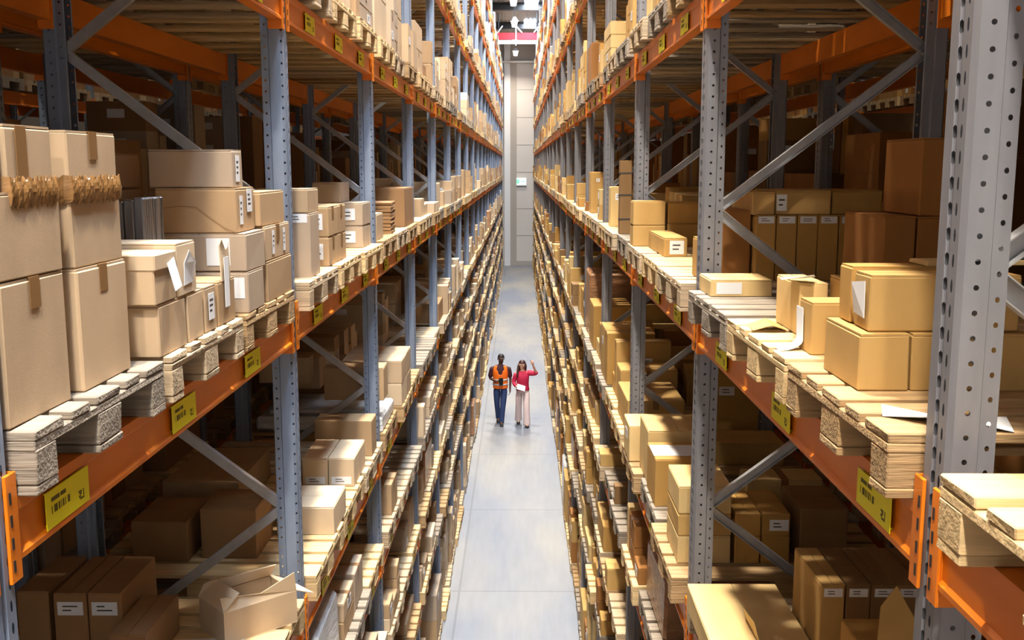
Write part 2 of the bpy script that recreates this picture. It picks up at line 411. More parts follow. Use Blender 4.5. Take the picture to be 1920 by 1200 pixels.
for (s, r), (x, d) in ROWS.items():
    kr = range(-1, NB) if r == 1 else (range(0, 11) if r == 2 else range(1, 9))
    for k in kr:
        for l in range(0, 10):
            if r == 3 and l not in (4, 5, 6): continue
            if r == 2 and l in (0, 1, 2): continue
            for j in range(3):
                y = Y0 + BAY * k + .12 + .05 + j * .87 + R.uniform(-.02, .02); w = R.choice(WN); ov = R.uniform(.03, .08)
                if r == 1 and R.random() < .02 and l not in (4, 5, 6) and k > 3: continue
                if r == 1 and (s, l, k, j) in over: y, w, ov = over[(s, l, k, j)]
                if k == -1 and r == 1 and l == 5 and not (s == 'R' and j == 2): continue
                z = 0 if l == 0 else beam_z(l) + BH
                xc = x + d * (.6 - ov)
                PALL.append(dict(s=s, r=r, k=k, l=l, j=j, x=xc, y=y + .4, z=z, w=w, front=x - d * ov, d=d))
def boxscore(x0, x1, y0, y1, z0, z1, d, r):
    y0 = max(y0, .5); fx = x0 if abs(x0) < abs(x1) else x1
    ps = [project(p) for p in ((fx, y0, z0), (fx, y0, z1), (fx, y1, z0), (fx, y1, z1), (x0 + x1 - fx, y0, z0), (x0 + x1 - fx, y0, z1))]
    if any(p is None for p in ps): return 0
    a = max(0, min(1920, max(p[0] for p in ps)) - max(0, min(p[0] for p in ps))); b = max(0, min(1200, max(p[1] for p in ps)) - max(0, min(p[1] for p in ps)))
    return a * b
def p_vis(p):
    dx = .6
    return boxscore(p['x'] - dx, p['x'] + dx, p['y'] - .4, p['y'] + .4, p['z'], p['z'] + PH, p['d'], p['r'])
for p in PALL:
    wgt = 1 if p['r'] == 1 else .12
    pr = project((p['front'], max(p['y'], .5), p['z'])); c = p_vis(p)
    p['sc'] = c * wgt
    if p['r'] == 1 and p['l'] >= 6 and c > 0: p['sc'] *= .6
PALL.sort(key=lambda p: -p['sc'])
rest = MB(); npal = 0
DETAIL = lambda p: p['r'] == 1 and ((p['l'] in (5,) and p['k'] in (-1, 0, 1)) or (p['l'] in (4, 6) and p['k'] in (0, 1)))
for i, p in enumerate(PALL):
    rz = R.uniform(-.012, .012) + (PI if R.random() < .5 else 0)
    if i < 300 and p['sc'] > 0:
        lb = f"{WW[p['w']]} wooden pallet, {SLOT[p['j']]} slot, {LVN[p['l']]}, {bayname(p['k'])}, {rowname(p['s'], p['r'])}"
        if (p['s'], p['l'], p['k'], p['j'], p['r']) == ('R', 5, -1, 2, 1): lb = 'new pine pallet cut off by the right edge of the picture'; rz = 0
        if (p['s'], p['l'], p['k'], p['j'], p['r']) == ('L', 5, 0, 0, 1): lb = 'weathered grey pallet under the big cartons at the left edge'; rz = 0
        if DETAIL(p):
            e = empty('wooden_pallet', (p['x'], p['y'], p['z']), rz); tag(e, lb, 'pallet', 'wooden pallets on the racks')
            for q in range(20):
                n, me, c = PP[(p['w'], q)]; obj(n, me, c, e)
        else:
            e = obj('wooden_pallet', PM[p['w']], (p['x'], p['y'], p['z']), None, rz); tag(e, lb, 'pallet', 'wooden pallets on the racks')
    else:
        c, s_ = 1, 0
        for (n, a, b) in pallet_pieces():
            if n == 'base_board' and p['r'] > 1: continue
            rest.box((a[0] + p['x'], a[1] + p['y'], a[2] + p['z']), (b[0] + p['x'], b[1] + p['y'], b[2] + p['z']), M[p['w']])
o = obj('wooden_pallets', rest); tag(o, 'the many smaller wooden pallets far down the racks and deep inside them', 'pallets', None, 'stuff')

# ------------------------------------------------------------------ cartons
def carton_mb(w, dd, h, mt, mb=None, seam='y', bulge=0):
    mb = mb or MB(); c = .004
    mb.cbox((-w / 2, -dd / 2, 0), (w / 2, dd / 2, h - .005), mt, c, .0015)
    if seam == 'y': # seam runs along y
        mb.box((-w / 2 + .002, -dd / 2 + .002, h - .005), (-.0015, dd / 2 - .002, h), mt); mb.box((.0015, -dd / 2 + .002, h - .005), (w / 2 - .002, dd / 2 - .002, h), mt)
    else:
        mb.box((-w / 2 + .002, -dd / 2 + .002, h - .005), (w / 2 - .002, -.0015, h), mt); mb.box((-w / 2 + .002, .0015, h - .005), (w / 2 - .002, dd / 2 - .002, h), mt)
    return mb
def label_part(parent, w, dd, h, face, u, v, lw, lh, sgn, name='paper_label', tilt=0, plain=False):
    # face 'a' aisle side, 'c' side turned to the camera; u, v centre as fractions; sgn: +1 aisle is +x
    mb = MB(); t = .0012
    if face == 'a':
        x = sgn * (w / 2 + .0012); y = (u - .5) * dd; z = v * h
        mb.box((min(x, x + sgn * t), y - lw / 2, z - lh / 2), (max(x, x + sgn * t), y + lw / 2, z + lh / 2), M['paper'])
        if not plain:
            for i in range(3): zz = z + lh * (.22 - .2 * i); mb.box((min(x + sgn * t, x + sgn * (t + .0004)), y - lw * .35, zz), (max(x + sgn * t, x + sgn * (t + .0004)), y + lw * R.uniform(0, .35), zz + lh * .07), M['ink'])
    else:
        y = -dd / 2 - .0012; x = (u - .5) * w; z = v * h
        mb.box((x - lw / 2, y - t, z - lh / 2), (x + lw / 2, y, z + lh / 2), M['paper'])
        if not plain:
            for i in range(2): zz = z + lh * (.12 - .3 * i); mb.box((x - lw * .3, y - t - .0004, zz), (x + lw * R.uniform(0, .3), y - t, zz + lh * .1), M['ink'])
    return obj(name, mb, (0, 0, 0), parent)
def tape_part(parent, w, dd, h, seam, sgn):
    mb = MB(); T = .024; t = .0012
    if seam == 'y':
        mb.box((-T, -dd / 2 - .001, h), (T, dd / 2 + .001, h + t), M['tape']); mb.box((-T, -dd / 2 - .0025, h - .07), (T, -dd / 2 - .001, h + t), M['tape'])
    else:
        mb.box((-w / 2 - .001, -T, h), (w / 2 + .001, T, h + t), M['tape'])
        x = sgn * (w / 2 + .001); mb.box((min(x, x + sgn * .0015), -T, h - .07), (max(x, x + sgn * .0015), T, h + t), M['tape'])
    return obj('packing_tape', mb, (0, 0, 0), parent)
CUST = []     # footprints of measured cartons: side, x0,x1,y0,y1,z0,z1
NCUST = 0
def carton(s, X, y0, y1, hb, ht, dep, label, mt=None, rz=0, labs=(), tape=None, name='cardboard_box', seam=None, cat='box', group=None, bright=0):
    """X distance of aisle face from the camera axis; hb, ht: drop of base and top below the camera."""
    global NCUST
    sg = -1 if s == 'L' else 1
    w = dep - .003; dd = y1 - y0 - .003; h = hb - ht
    cx = sg * (X + dep / 2); cy = (y0 + y1) / 2; mt = mt or R.choice(CB_COOL if s == 'L' else CB_WARM)
    seam = seam or ('x' if R.random() < .5 else 'y')
    o = obj(name, carton_mb(w, dd, h, mt, None, seam), (cx, cy, H - hb), None, rz)
    tag(o, label, cat, group)
    for lb in labs: label_part(o, w, dd, h, *lb[:5], -sg, 'paper_label', 0, len(lb) > 5) if False else label_part(o, w, dd, h, lb[0], lb[1], lb[2], lb[3], lb[4], -sg, 'paper_label', 0, len(lb) > 5)
    if tape: tape_part(o, w, dd, h, seam, -sg)
    CUST.append((min(sg * X, sg * (X + dep)), max(sg * X, sg * (X + dep)), y0, y1, H - hb, H - ht)); NCUST += 1
    return o
def yl(px, X, h): return y_at(px, -X, H - h)
def yr(px, X, h): return y_at(px, X, H - h)

P3 = .561   # top of pallets on the fifth shelf, below the camera
# --- left rack, fifth shelf, first bay
A0, A1 = 2.1, 2.405
carton('L', 1.09, A0, A1, P3, .245, .5, 'biggest brown carton at the left edge, bottom of its stack', CB_COOL[0], tape=1, seam='x')
carton('L', 1.09, A0, A1, .243, .055, .5, 'carton second from the bottom of the stack at the left edge', CB_COOL[0], seam='y')
a3 = carton('L', 1.095, A0 + .075, A1 - .01, .053, -.09, .48, 'top carton at the left edge with a wide upright tape strip', CB_COOL[0], seam='y')
mb = MB(); mb.box((.2405, -.02, .0), (.2422, .028, .14), M['tape']); obj('packing_tape', mb, (0, -.045, 0), a3)
B0, B1 = 2.475, 2.785
carton('L', 1.09, B0, B1, P3, .2515, .46, 'tall brown carton with tape tab, bottom of the second stack from the left edge', CB_COOL[0], tape=1, seam='x')
carton('L', 1.095, B0, B1, .2495, .055, .45, 'middle carton of the second stack, below the crumpled tape band', CB_COOL[0], seam='y')
b3 = carton('L', 1.095, B0, B1 - .01, .053, -.087, .45, 'top carton of the second stack with a short tape tab', CB_COOL[0], tape=1, seam='x')
def crumple(parent, w, dd, z0, z1, sg):
    # crumpled strip of tape pressed round the joint of two cartons
    mb = MB(); rr = random.Random(5); pts = []
    path = [(-sg * 0, 0)]
    nseg = 60; nz = 9
    per = [(sg * (w / 2), -dd / 2), (sg * (w / 2), dd / 2)]
    ring = []
    for i in range(nseg + 1):
        t = i / nseg
        if t < .2: q = t / .2; x = sg * (w / 2 - .12 + .12 * q); y = -dd / 2 - .004
        else: q = (t - .2) / .8; x = sg * (w / 2) + sg * .004; y = -dd / 2 + dd * q
        ring.append((x, y, t))
    g = []
    for i, (x, y, t) in enumerate(ring):
        colm = []
        fold = rr.uniform(.003, .008)
        for jz in range(nz):
            q = jz / (nz - 1); a = fold * math.sin(q * PI) + rr.uniform(0, .0025)
            dx, dy = (sg * a, 0) if t >= .2 else (0, -a)
            z = z0 + (z1 - z0) * q + (rr.uniform(-.006, .006) if jz in (0, nz - 1) else 0)
            colm.append((x + dx, y + dy, z))
        g.append(colm)
    for i in range(nseg):
        for jz in range(nz - 1): mb.poly([g[i][jz], g[i + 1][jz], g[i + 1][jz + 1], g[i][jz + 1]], M['crum'])
    o = obj('crumpled_tape', mb, (0, 0, 0), parent); sm = o.modifiers.new('s', 'SOLIDIFY'); sm.thickness = .002; sm.offset = 0
    return o
M['crum'] = mat('crumpled_brown_tape', (142, 104, 62), .3, var=.45, vscale=(30, 60, 8))
crumple(a3, .477, A1 - A0 - .085, -.035, .028, 1); crumple(b3, .447, B1 - B0 - .01, -.035, .028, 1)
mb = MB(); mb.cyl((0, 0, 0), (0, 0, .17), .034, M['paper'], 28); mb.cyl((0, 0, .17), (0, 0, .173), .014, M['tape'], 12)
o = obj('plastic_roll', mb, (-1.13, 2.135, H - .055)); tag(o, 'white roll cut off by the left edge beside the top carton', 'roll')
# pallet 2
for (a, b, lb, labs) in ((300, 350, 'low carton with closed flaps below the box with a hanging tag', ()), (353, 383, 'narrow low carton second along the light pallet', ()),
                   (386, 407, 'low carton with a paper label on its aisle face', (('a', .5, .55, .06, .09),))):
    carton('L', 1.06, yl(a, 1.06, .48), yl(b, 1.06, .48), P3, .404, .42, lb, labs=labs, mt=CB_COOL[R.choice((0, 1))])
fl = carton('L', 1.06, yl(411, 1.06, .48), 3.74, P3, .404, .42, 'opened low carton with one torn flap standing up', CB_COOL[1])
mb = MB(); mb.poly([(0, -.055, 0), (0, .055, 0), (-.004, .055, .14), (0, .03, .118), (0, 0, .11), (0, -.04, .15), (-.004, -.055, .13)], CB_COOL[3])
f = obj('flap', mb, (.209, 0, .155), fl); sm = f.modifiers.new('s', 'SOLIDIFY'); sm.thickness = .004
mb = MB(); mb.box((.212, -.035, .06), (.2135, .02, .24), M['paper']); obj('paper_label', mb, (0, 0, 0), fl)
c2a, c2b = yl(290, 1.06, .33), yl(330, 1.06, .33)
c2 = carton('L', 1.06, c2a, c2b, .402, .257, .4, 'lidded carton with a white tag hanging from its lid', CB_COOL[0], seam='x')
mb = MB(); mb.cbox((-.201, -(c2b - c2a) / 2 - .002, .10), (.203, (c2b - c2a) / 2 + .002, .149), CB_COOL[3], .004); obj('lid', mb, (0, 0, 0), c2)
mb = MB(); mb.poly([(.206, -.03, .115), (.206, .03, .13), (.222, .045, .04), (.222, -.015, .03)], M['paper']); f = obj('hanging_tag', mb, (0, .03, 0), c2); f.modifiers.new('s', 'SOLIDIFY').thickness = .0015
c3 = carton('L', 1.06, yl(333, 1.06, .33), yl(368, 1.06, .33), .402, .236, .38, 'pale carton with open flap and papers beside the tagged box', CB_COOL[3])
mb = MB(); mb.poly([(.192, -.04, .03), (.192, .05, .035), (.205, .045, .1), (.2, .0, .14), (.192, -.03, .1)], M['paper']); f = obj('paper_label', mb, (0, 0, 0), c3); f.modifiers.new('s', 'SOLIDIFY').thickness = .0015
# silver film pack on a carton, set back
mb = MB()
for i in range(8): mb.cbox((-.16 + i * .036, -.075, 0), (-.16 + i * .036 + .034, .075, .27 + R.uniform(-.006, .01) + .003 * i), M['silver'], .005, .002)
o = obj('wrapped_bundle', mb, (-1.375, 3.475, H - .402), None, -.1); tag(o, 'silver film-wrapped bundle of magazines standing between the cartons', 'bundle')
CUST.append((-1.55, -1.2, 3.38, 3.56, H - .402, H - .12))
# pallet 3
D0 = 3.86
carton('L', 1.041, D0, yl(497, 1.04, .48), P3, .402, .45, 'bottom carton at the near corner of the dark pallet, white label facing camera', CB_COOL[4], labs=(('c', .9, .62, .06, .08, 1),))
carton('L', 1.045, D0, yl(497, 1.045, .33), .400, .2535, .36, 'carton with a big blank white label facing the camera', CB_COOL[4], labs=(('c', .70, .52, .09, .105, 1),))
d3 = carton('L', 1.077, D0, yl(478, 1.077, .17), .2515, .082, .31, 'wide carton with two stickers on its narrow aisle end', CB_COOL[1], labs=(('a', .7, .7, .07, .09), ('a', .25, .5, .04, .11)))
mb = MB(); yq = -(yl(478, 1.077, .17) - D0) / 2 - .0025
pts = [(-.15, .09), (-.06, .1), (0, .098), (.05, .06), (.11, .018), (.15, .0)]
for a, b in zip(pts, pts[1:]): mb.poly([(a[0], yq, a[1]), (b[0], yq, b[1]), (b[0], yq, b[1] + .003), (a[0], yq, a[1] + .003)], CB_COOL[2])
obj('flap_edge', mb, (0, 0, 0), d3)
carton('L', 1.09, D0 + .01, yl(455, 1.09, .0), .080, -.063, .32, 'topmost carton beside the upright with a label on its end', CB_COOL[4], labs=(('a', .5, .5, .05, .1),))
E0 = yl(503, 1.045, .48); E1_ = 4.62
carton('L', 1.045, E0, E1_, P3, .392, .4, 'bottom carton next to the first left upright', CB_COOL[1])
carton('L', 1.05, E0, E1_, .390, .247, .36, 'carton with two taped seams next to the first left upright', CB_COOL[0], labs=(('a', .3, .5, .035, .1), ('a', .75, .5, .035, .1)), tape=1, seam='x')
carton('L', 1.06, E0 - .02, E1_ - .05, .245, .104, .36, 'top plain carton next to the first left upright', CB_COOL[1])
for i, (x, hb, ht) in enumerate(((1.62, P3, .26), (1.62, .258, .09), (1.62, .088, -.05), (1.95, P3, .2), (1.95, .198, -.03))):
    carton('L', x, 3.95, 4.35, hb, ht, .32, f'shaded carton behind the front stacks, {["bottom of the nearer column", "middle of the nearer column", "top of the nearer column", "bottom of the rear column", "top of the rear column"][i]}', CB_COOL[2])
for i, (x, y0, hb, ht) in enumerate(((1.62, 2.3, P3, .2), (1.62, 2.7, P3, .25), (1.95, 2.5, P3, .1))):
    carton('L', x, y0, y0 + .38, hb, ht, .32, f'hidden carton behind the big left stacks, {ORD[i]} from the camera', CB_COOL[2])
# --- left rack, fifth shelf, second bay
f0 = yl(583, 1.06, .4)
carton('L', 1.06, f0, yl(600, 1.06, .4), P3, .236, .3, 'tall pale carton with a label strip right behind the first left upright', CB_COOL[4], labs=(('c', .8, .93, .09, .045),))
carton('L', 1.07, f0, yl(597, 1.07, .17), .234, .112, .28, 'small carton on top of the tall pale one behind the first left upright', CB_COOL[0])
g0, g1 = yl(617, 1.08, .45), yl(649, 1.08, .45)
for i, (hb, ht) in enumerate(((P3, .395), (.393, .227))):
    for j in range(2):
        ya = g0 + (g1 - g0) * j / 2
        carton('L', 1.08, ya, ya + (g1 - g0) / 2, hb, ht, .34, f'carton of the four-box block in the second left bay, {["lower", "upper"][i]} {["near", "far"][j]}', CB_COOL[1], labs=(('c', .8, .5, .07, .09),) if j == 0 else (), tape=1, seam='x')
h0, h1 = yl(681, 1.09, .45), 7.42
for i, (hb, ht) in enumerate(((P3, .41), (.408, .25))):
    carton('L', 1.09, h0, h1, hb, ht, .2, f'labelled carton just before the second left upright, {["lower", "upper"][i]}', CB_COOL[4], labs=(('c', .5, .5, .09, .08),))
carton('L', 1.31, h0, h1, P3, .25, .2, 'tall carton behind the labelled pair by the second left upright', CB_COOL[4])
carton('L', 1.24, h0, h1, .248, .112, .2, 'single greyish carton standing above the labelled pair', CB_COOL[4])
# third bay
s0 = yl(735, 1.07, .45)
mb = MB()
for i in range(9): mb.cbox((-.14, -.15, i * .03), (.14, .15, i * .03 + .024), CB_COOL[2], .004, .004)
o = obj('flat_carton_stack', mb, (-1.22, s0 + .16, H - P3)); tag(o, 'stack of flat folded cartons behind the second left upright', 'stack of cartons'); CUST.append((-1.36, -1.08, s0, s0 + .32, H - P3, H - .28))
carton('L', 1.07, 9.45, 10.2, P3, .2, .35, 'large plain brown carton before the third left upright', CB_COOL[2])
# --- right rack, fifth shelf, first bay
carton('R', .85, yr(1609, .85, .5), yr(1545, .85, .5), P3, .415, .13, 'carton with a thumb notch at the aisle edge under the labelled box', CB_WARM[0])
carton('R', .982, yr(1609, .85, .5), yr(1545, .85, .5), P3, .415, .3, 'carton right of the notched one, lower layer', CB_WARM[0])
q3 = carton('R', .88, 2.535, 2.66, .413, .27, .38, 'big carton with a loose address sheet on its end, by the near upright', CB_WARM[0], seam='x')
mb = MB(); mb.poly([(-.192, -.035, .03), (-.192, .045, .035), (-.2, .05, .115), (-.192, -.03, .125)], M['paper']); f = obj('address_sheet', mb, (0, 0, 0), q3); f.modifiers.new('s', 'SOLIDIFY').thickness = .0015
carton('R', .88, 2.68, yr(1573, .88, .34), .413, .262, .3, 'upper carton directly behind the one with the address sheet', CB_WARM[1])
mb = MB(); mb.cbox((-.14, -.05, 0), (.14, .05, .012), CB_WARM[3], .002, .002); o = obj('cardboard_sheet', mb, (1.21, 2.74, H - .26), None, .1); tag(o, 'flat cardboard sheet lying on the upper right cartons', 'sheet')
carton('R', .87, 3.0, yr(1497, .87, .48), P3, .402, .16, 'small upright carton with a curled paper strip on its aisle face', CB_WARM[0])
carton('R', 1.04, 3.1, 3.4, P3, .36, .3, 'carton half hidden behind the box with the curled paper', CB_WARM[1])
carton('R', .93, 3.36, 3.66, P3, .386, .1, 'slim pale carton with a white sheet poking out on top', CB_WARM[3])
def sheet(name, pts, mt, label, cat, nsub=1):
    mb = MB()
    for q in pts: mb.poly(q, mt)
    o = obj(name, mb); o.modifiers.new('s', 'SOLIDIFY').thickness = .0016
    if label: tag(o, label, cat)
    return o
# curled strip
n = 10; row = []
ystr = 3.12
for i in range(n + 1):
    t = i / n; ang = t * PI / 2 * 1.05
    if t < .5: x = .868; z = H - .43 - t * .2
    else: u = (t - .5) * 2; x = .868 - .07 * (u ** 1.6); z = H - .53 - .028 * math.sin(u * PI / 2)
    row.append((x, z))
sheet('paper_strip', [[(a[0], ystr - .035 - .02 * i / n, a[1]), (a[0], ystr + .035 - .02 * i / n, a[1]), (b[0], ystr + .035 - .02 * (i + 1) / n, b[1]), (b[0], ystr - .035 - .02 * (i + 1) / n, b[1])] for i, (a, b) in enumerate(zip(row, row[1:]))], M['paper'], 'white paper strip curling off a carton onto the pine pallet', 'paper')
sheet('paper_sheet', [[(.87, 3.36, H - .372), (.96, 3.3, H - .35), (1.0, 3.42, H - .368), (.90, 3.5, H - .38)]], M['paper'], 'white sheet jutting out over the pine pallet cartons', 'paper')
sheet('paper_sheet', [[(.82, 2.24, H - P3 + .004), (.93, 2.12, H - P3 + .03), (.98, 2.2, H - P3 + .004), (.86, 2.36, H - P3 + .002)], [(.93, 2.12, H - P3 + .03), (1.05, 2.1, H - P3 + .004), (1.08, 2.2, H - P3 + .012), (.98, 2.2, H - P3 + .004)]], M['paper'], 'crumpled white sheet on the pallet behind the near upright', 'paper')
sheet('kraft_paper', [[(.86, 3.48, H - P3 + .004), (.99, 3.46, H - P3 + .03), (1.02, 3.6, H - P3 + .045), (.88, 3.64, H - P3 + .003)], [(.99, 3.46, H - P3 + .03), (1.1, 3.5, H - P3 + .004), (1.1, 3.62, H - P3 + .004), (1.02, 3.6, H - P3 + .045)]] if False else
      [[(.80, 3.44, H - P3 + .004), (.86, 3.42, H - P3 + .026), (.87, 3.56, H - P3 + .03), (.81, 3.58, H - P3 + .003)], [(.86, 3.42, H - P3 + .026), (.92, 3.44, H - P3 + .004), (.92, 3.56, H - P3 + .008), (.87, 3.56, H - P3 + .03)]], CB_WARM[0], 'scrap of brown paper on the pine pallet', 'paper')
carton('R', .827, 4.38, 4.66, P3, .487, .27, 'flat carton with a blank label lying by the first right upright', CB_WARM[3], labs=(('c', .3, .5, .11, .05, 1),))
for i in range(3):
    carton('R', 1.43 + .13 * i, 4.0, 4.5, P3, .195, .127, f'upright brown carton in the shade behind the near cartons, {ORD[i]} from the left', CB_WARM[2])
carton('R', 1.56, 4.0, 4.4, .193, -.11, .09, 'tall narrow russet carton on edge, left of two', CB_WARM[2]); carton('R', 1.653, 4.0, 4.4, .193, -.11, .12, 'tall narrow russet carton on edge, right of two', CB_WARM[2])
# second bay right
for i in range(5):
    carton('R', 1.158 + .1026 * i, 5.0, 5.55, P3, .237, .1015, f'tall carton with a white top label, {ORD[i]} of five from the left', CB_WARM[1], labs=(('c', .5, .93, .078, .034),))
carton('R', 1.14, 5.02, 5.5, .235, .125, .115, 'small carton at the left end on the five tall ones', CB_WARM[0])
carton('R', 1.258, 5.02, 5.5, .235, .118, .27, 'long carton with a sticker lying on the five tall ones', CB_WARM[0], labs=(('c', .1, .5, .05, .08),))
carton('R', 1.54, 5.05, 5.5, .235, .118, .25, 'shaded long carton at the right end on the five tall ones', CB_WARM[1])
carton('R', .90, 5.12, 5.3, P3, .36, .1, 'carton with a cut-out side behind the first right upright', CB_WARM[1]); carton('R', 1.01, 5.06, 5.45, P3, .215, .14, 'brown carton left of the five tall ones', CB_WARM[2])
carton('R', .90, 6.35, 7.12, P3, .443, .15, 'small carton with a square label between the first two right uprights', CB_WARM[0], labs=(('c', .55, .5, .09, .085),))
carton('R', .80, 7.2, 7.4, P3, .413, .23, 'lower carton of the yellowish pair before the second right upright', CB_WARM[0])
carton('R', .80, 7.2, 7.4, .411, .243, .23, 'upper carton of the yellowish pair before the second right upright', CB_WARM[0])
carton('R', 1.045, 7.2, 7.42, P3, .40, .24, 'lower shaded carton right of the yellowish pair', CB_WARM[1]); carton('R', 1.045, 7.2, 7.42, .398, .25, .22, 'upper shaded carton right of the yellowish pair', CB_WARM[1])
o = carton('R', .83, 8.5, 8.62, P3, -.05, .1, 'very tall narrow banded carton behind the second right upright', CB_WARM[4])
for z in (.12, .32, .5):
    mb = MB(); mb.box((-.0505, -.0605, z), (.0505, .0605, z + .012), M['ink']); obj('strap', mb, (0, 0, 0), o)
carton('R', .85, 9.6, 9.8, P3, .19, .12, 'pale framed carton left of the banded one', CB_WARM[3], labs=(('c', .6, .75, .05, .06),))
carton('R', .86, 12.4, 12.75, P3, .066, .17, 'tall yellow-brown carton with round holes, fourth right bay', CB_WARM[0], labs=(('c', .5, .8, .04, .04),))
# --- fourth shelf (one level down)
P2 = H - load_z(4)
carton('L', 1.051, 5.5, 5.9, P2, P2 - .165, .33, 'lit carton with a stamped side behind the first left upright, one shelf down', CB_COOL[3])
m0 = 6.38
carton('L', 1.08, m0, 6.85, P2, P2 - .19, .17, 'right one of two cartons with low white labels', CB_COOL[3], labs=(('c', .5, .22, .13, .05),))
carton('L', 1.252, m0, 6.85, P2, P2 - .19, .17, 'left one of two cartons with low white labels', CB_COOL[3], labs=(('c', .5, .22, .13, .05),))
# wrapped white load
mb = MB(); mb.cbox((-.5, -.36, 0), (.5, .36, .12), M['film'], .02, .01); mb.cbox((-.42, -.3, .12), (.4, .3, .17), M['film'], .02, .01)
o = obj('wrapped_load', mb, (-1.58, 8.1, load_z(4))); tag(o, 'low load in crinkled clear film in the third left bay, fourth shelf', 'load'); CUST.append((-2.1, -1.06, 7.7, 8.5, load_z(4), load_z(4) + .2))
# open box lying across the near edge
ob = empty('open_box', (-1.235, 4.36, load_z(4)), 0.75); tag(ob, 'opened carton with bent flaps at the aisle edge under the first left beam', 'box'); NCUST += 1
mb = MB(); t = .005; W_, D_, Hh = .36, .24, .15
mb.box((-W_ / 2, -D_ / 2, 0), (W_ / 2, D_ / 2, t), CB_COOL[3]); mb.box((-W_ / 2, -D_ / 2, t), (-W_ / 2 + t, D_ / 2, Hh), CB_COOL[0]); mb.box((W_ / 2 - t, -D_ / 2, t), (W_ / 2, D_ / 2, Hh), CB_COOL[0])
mb.box((-W_ / 2 + t, -D_ / 2, t), (W_ / 2 - t, -D_ / 2 + t, Hh), CB_COOL[0]); mb.box((-W_ / 2 + t, D_ / 2 - t, t), (W_ / 2 - t, D_ / 2, Hh), CB_COOL[0])
obj('body', mb, (0, 0, 0), ob)
for (pts) in ([(W_ / 2, -D_ / 2, Hh), (W_ / 2, D_ / 2, Hh), (W_ / 2 + .09, D_ / 2, Hh - .05), (W_ / 2 + .09, -D_ / 2, Hh - .04)], [(-W_ / 2, -D_ / 2, Hh), (-W_ / 2, D_ / 2, Hh), (-W_ / 2 + .07, D_ / 2, Hh + .08), (-W_ / 2 + .08, -D_ / 2, Hh + .07)],
              [(-W_ / 2, -D_ / 2, Hh), (W_ / 2, -D_ / 2, Hh), (W_ / 2 - .02, -D_ / 2 - .02, Hh + .1), (0, -D_ / 2 + .0, Hh + .04), (-W_ / 2, -D_ / 2 + .03, Hh + .06)],
              [(-W_ / 2, D_ / 2, Hh), (W_ / 2, D_ / 2, Hh), (W_ / 2, D_ / 2 - .06, Hh + .07), (-W_ / 2, D_ / 2 - .06, Hh + .08)]):
    mb = MB(); mb.poly(pts, CB_COOL[3]); f = obj('flap', mb, (0, 0, 0), ob); f.modifiers.new('s', 'SOLIDIFY').thickness = .004
mb = MB(); mb.cbox((-.12, -.06, t), (.06, .07, .12), M['film'], .02, .008); obj('plastic_filling', mb, (0, 0, 0), ob)
CUST.append((-1.5, -1.04, 4.1, 4.62, load_z(4), load_z(4) + .25))
mb = MB(); mb.cbox((-.27, -.19, 0), (.22, .19, .004), M['paper'], .001); o = obj('cardboard_sheet', mb, (-1.42, 4.02, load_z(4)), None, .1); tag(o, 'white sheet lying on the pine pallet by the opened carton', 'sheet')
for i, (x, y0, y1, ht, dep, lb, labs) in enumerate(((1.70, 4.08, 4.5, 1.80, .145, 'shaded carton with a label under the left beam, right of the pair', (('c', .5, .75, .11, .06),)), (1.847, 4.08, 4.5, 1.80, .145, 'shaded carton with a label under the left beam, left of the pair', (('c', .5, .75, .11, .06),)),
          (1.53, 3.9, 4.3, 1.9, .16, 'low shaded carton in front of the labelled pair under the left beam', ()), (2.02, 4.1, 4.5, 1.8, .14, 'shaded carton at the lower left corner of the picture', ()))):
    carton('L', x, y0, y1, P2, ht, dep, lb, CB_COOL[2], labs=labs)
carton('L', 1.75, 5.1, 5.5, P2, 1.85, .3, 'dark lower carton behind the diagonal brace, one shelf down', CB_COOL[2]); carton('L', 1.4, 5.15, 5.5, P2, 1.8, .3, 'carton with a sunlit top edge behind the first left upright, one shelf down', CB_COOL[2])
# right
carton('R', .79, 3.86, 4.56, P2, P2 - .12, .42, 'wide flat carton with a bright top below the first right bay', CB_WARM[3])
sheet('cardboard_flap', [[(.99, 3.93, P2 and H - P2 + .122), (.99, 4.2, H - P2 + .122), (.97, 4.16, H - P2 + .18), (.975, 3.98, H - P2 + .20)]], CB_WARM[3], 'torn cardboard flap standing on the wide flat carton', 'flap')
for i in range(5):
    carton('R', 1.217 + .102 * i, 3.89, 4.3, P2, 1.67, .1, f'tall labelled carton under the near right beam, {ORD[i]} of five from the left', CB_WARM[[0, 4, 4, 4, 4][i]], labs=(('c', .5, .92, .075, .035),))
o = carton('R', 1.17, 3.15, 3.5, P2, 1.63, .33, 'opened carton with a raised flap below the near right beam', CB_WARM[1])
mb = MB(); mb.poly([(-.16, -.177, .438), (.04, -.177, .438), (.02, -.19, .50), (-.125, -.23, .74), (-.165, -.21, .66)], CB_WARM[0]); f = obj('flap', mb, (0, 0, 0), o); f.modifiers.new('s', 'SOLIDIFY').thickness = .004
t0 = 5.1
lay = [(P2, P2 - .15), (P2 - .152, P2 - .27), (P2 - .272, P2 - .42)]
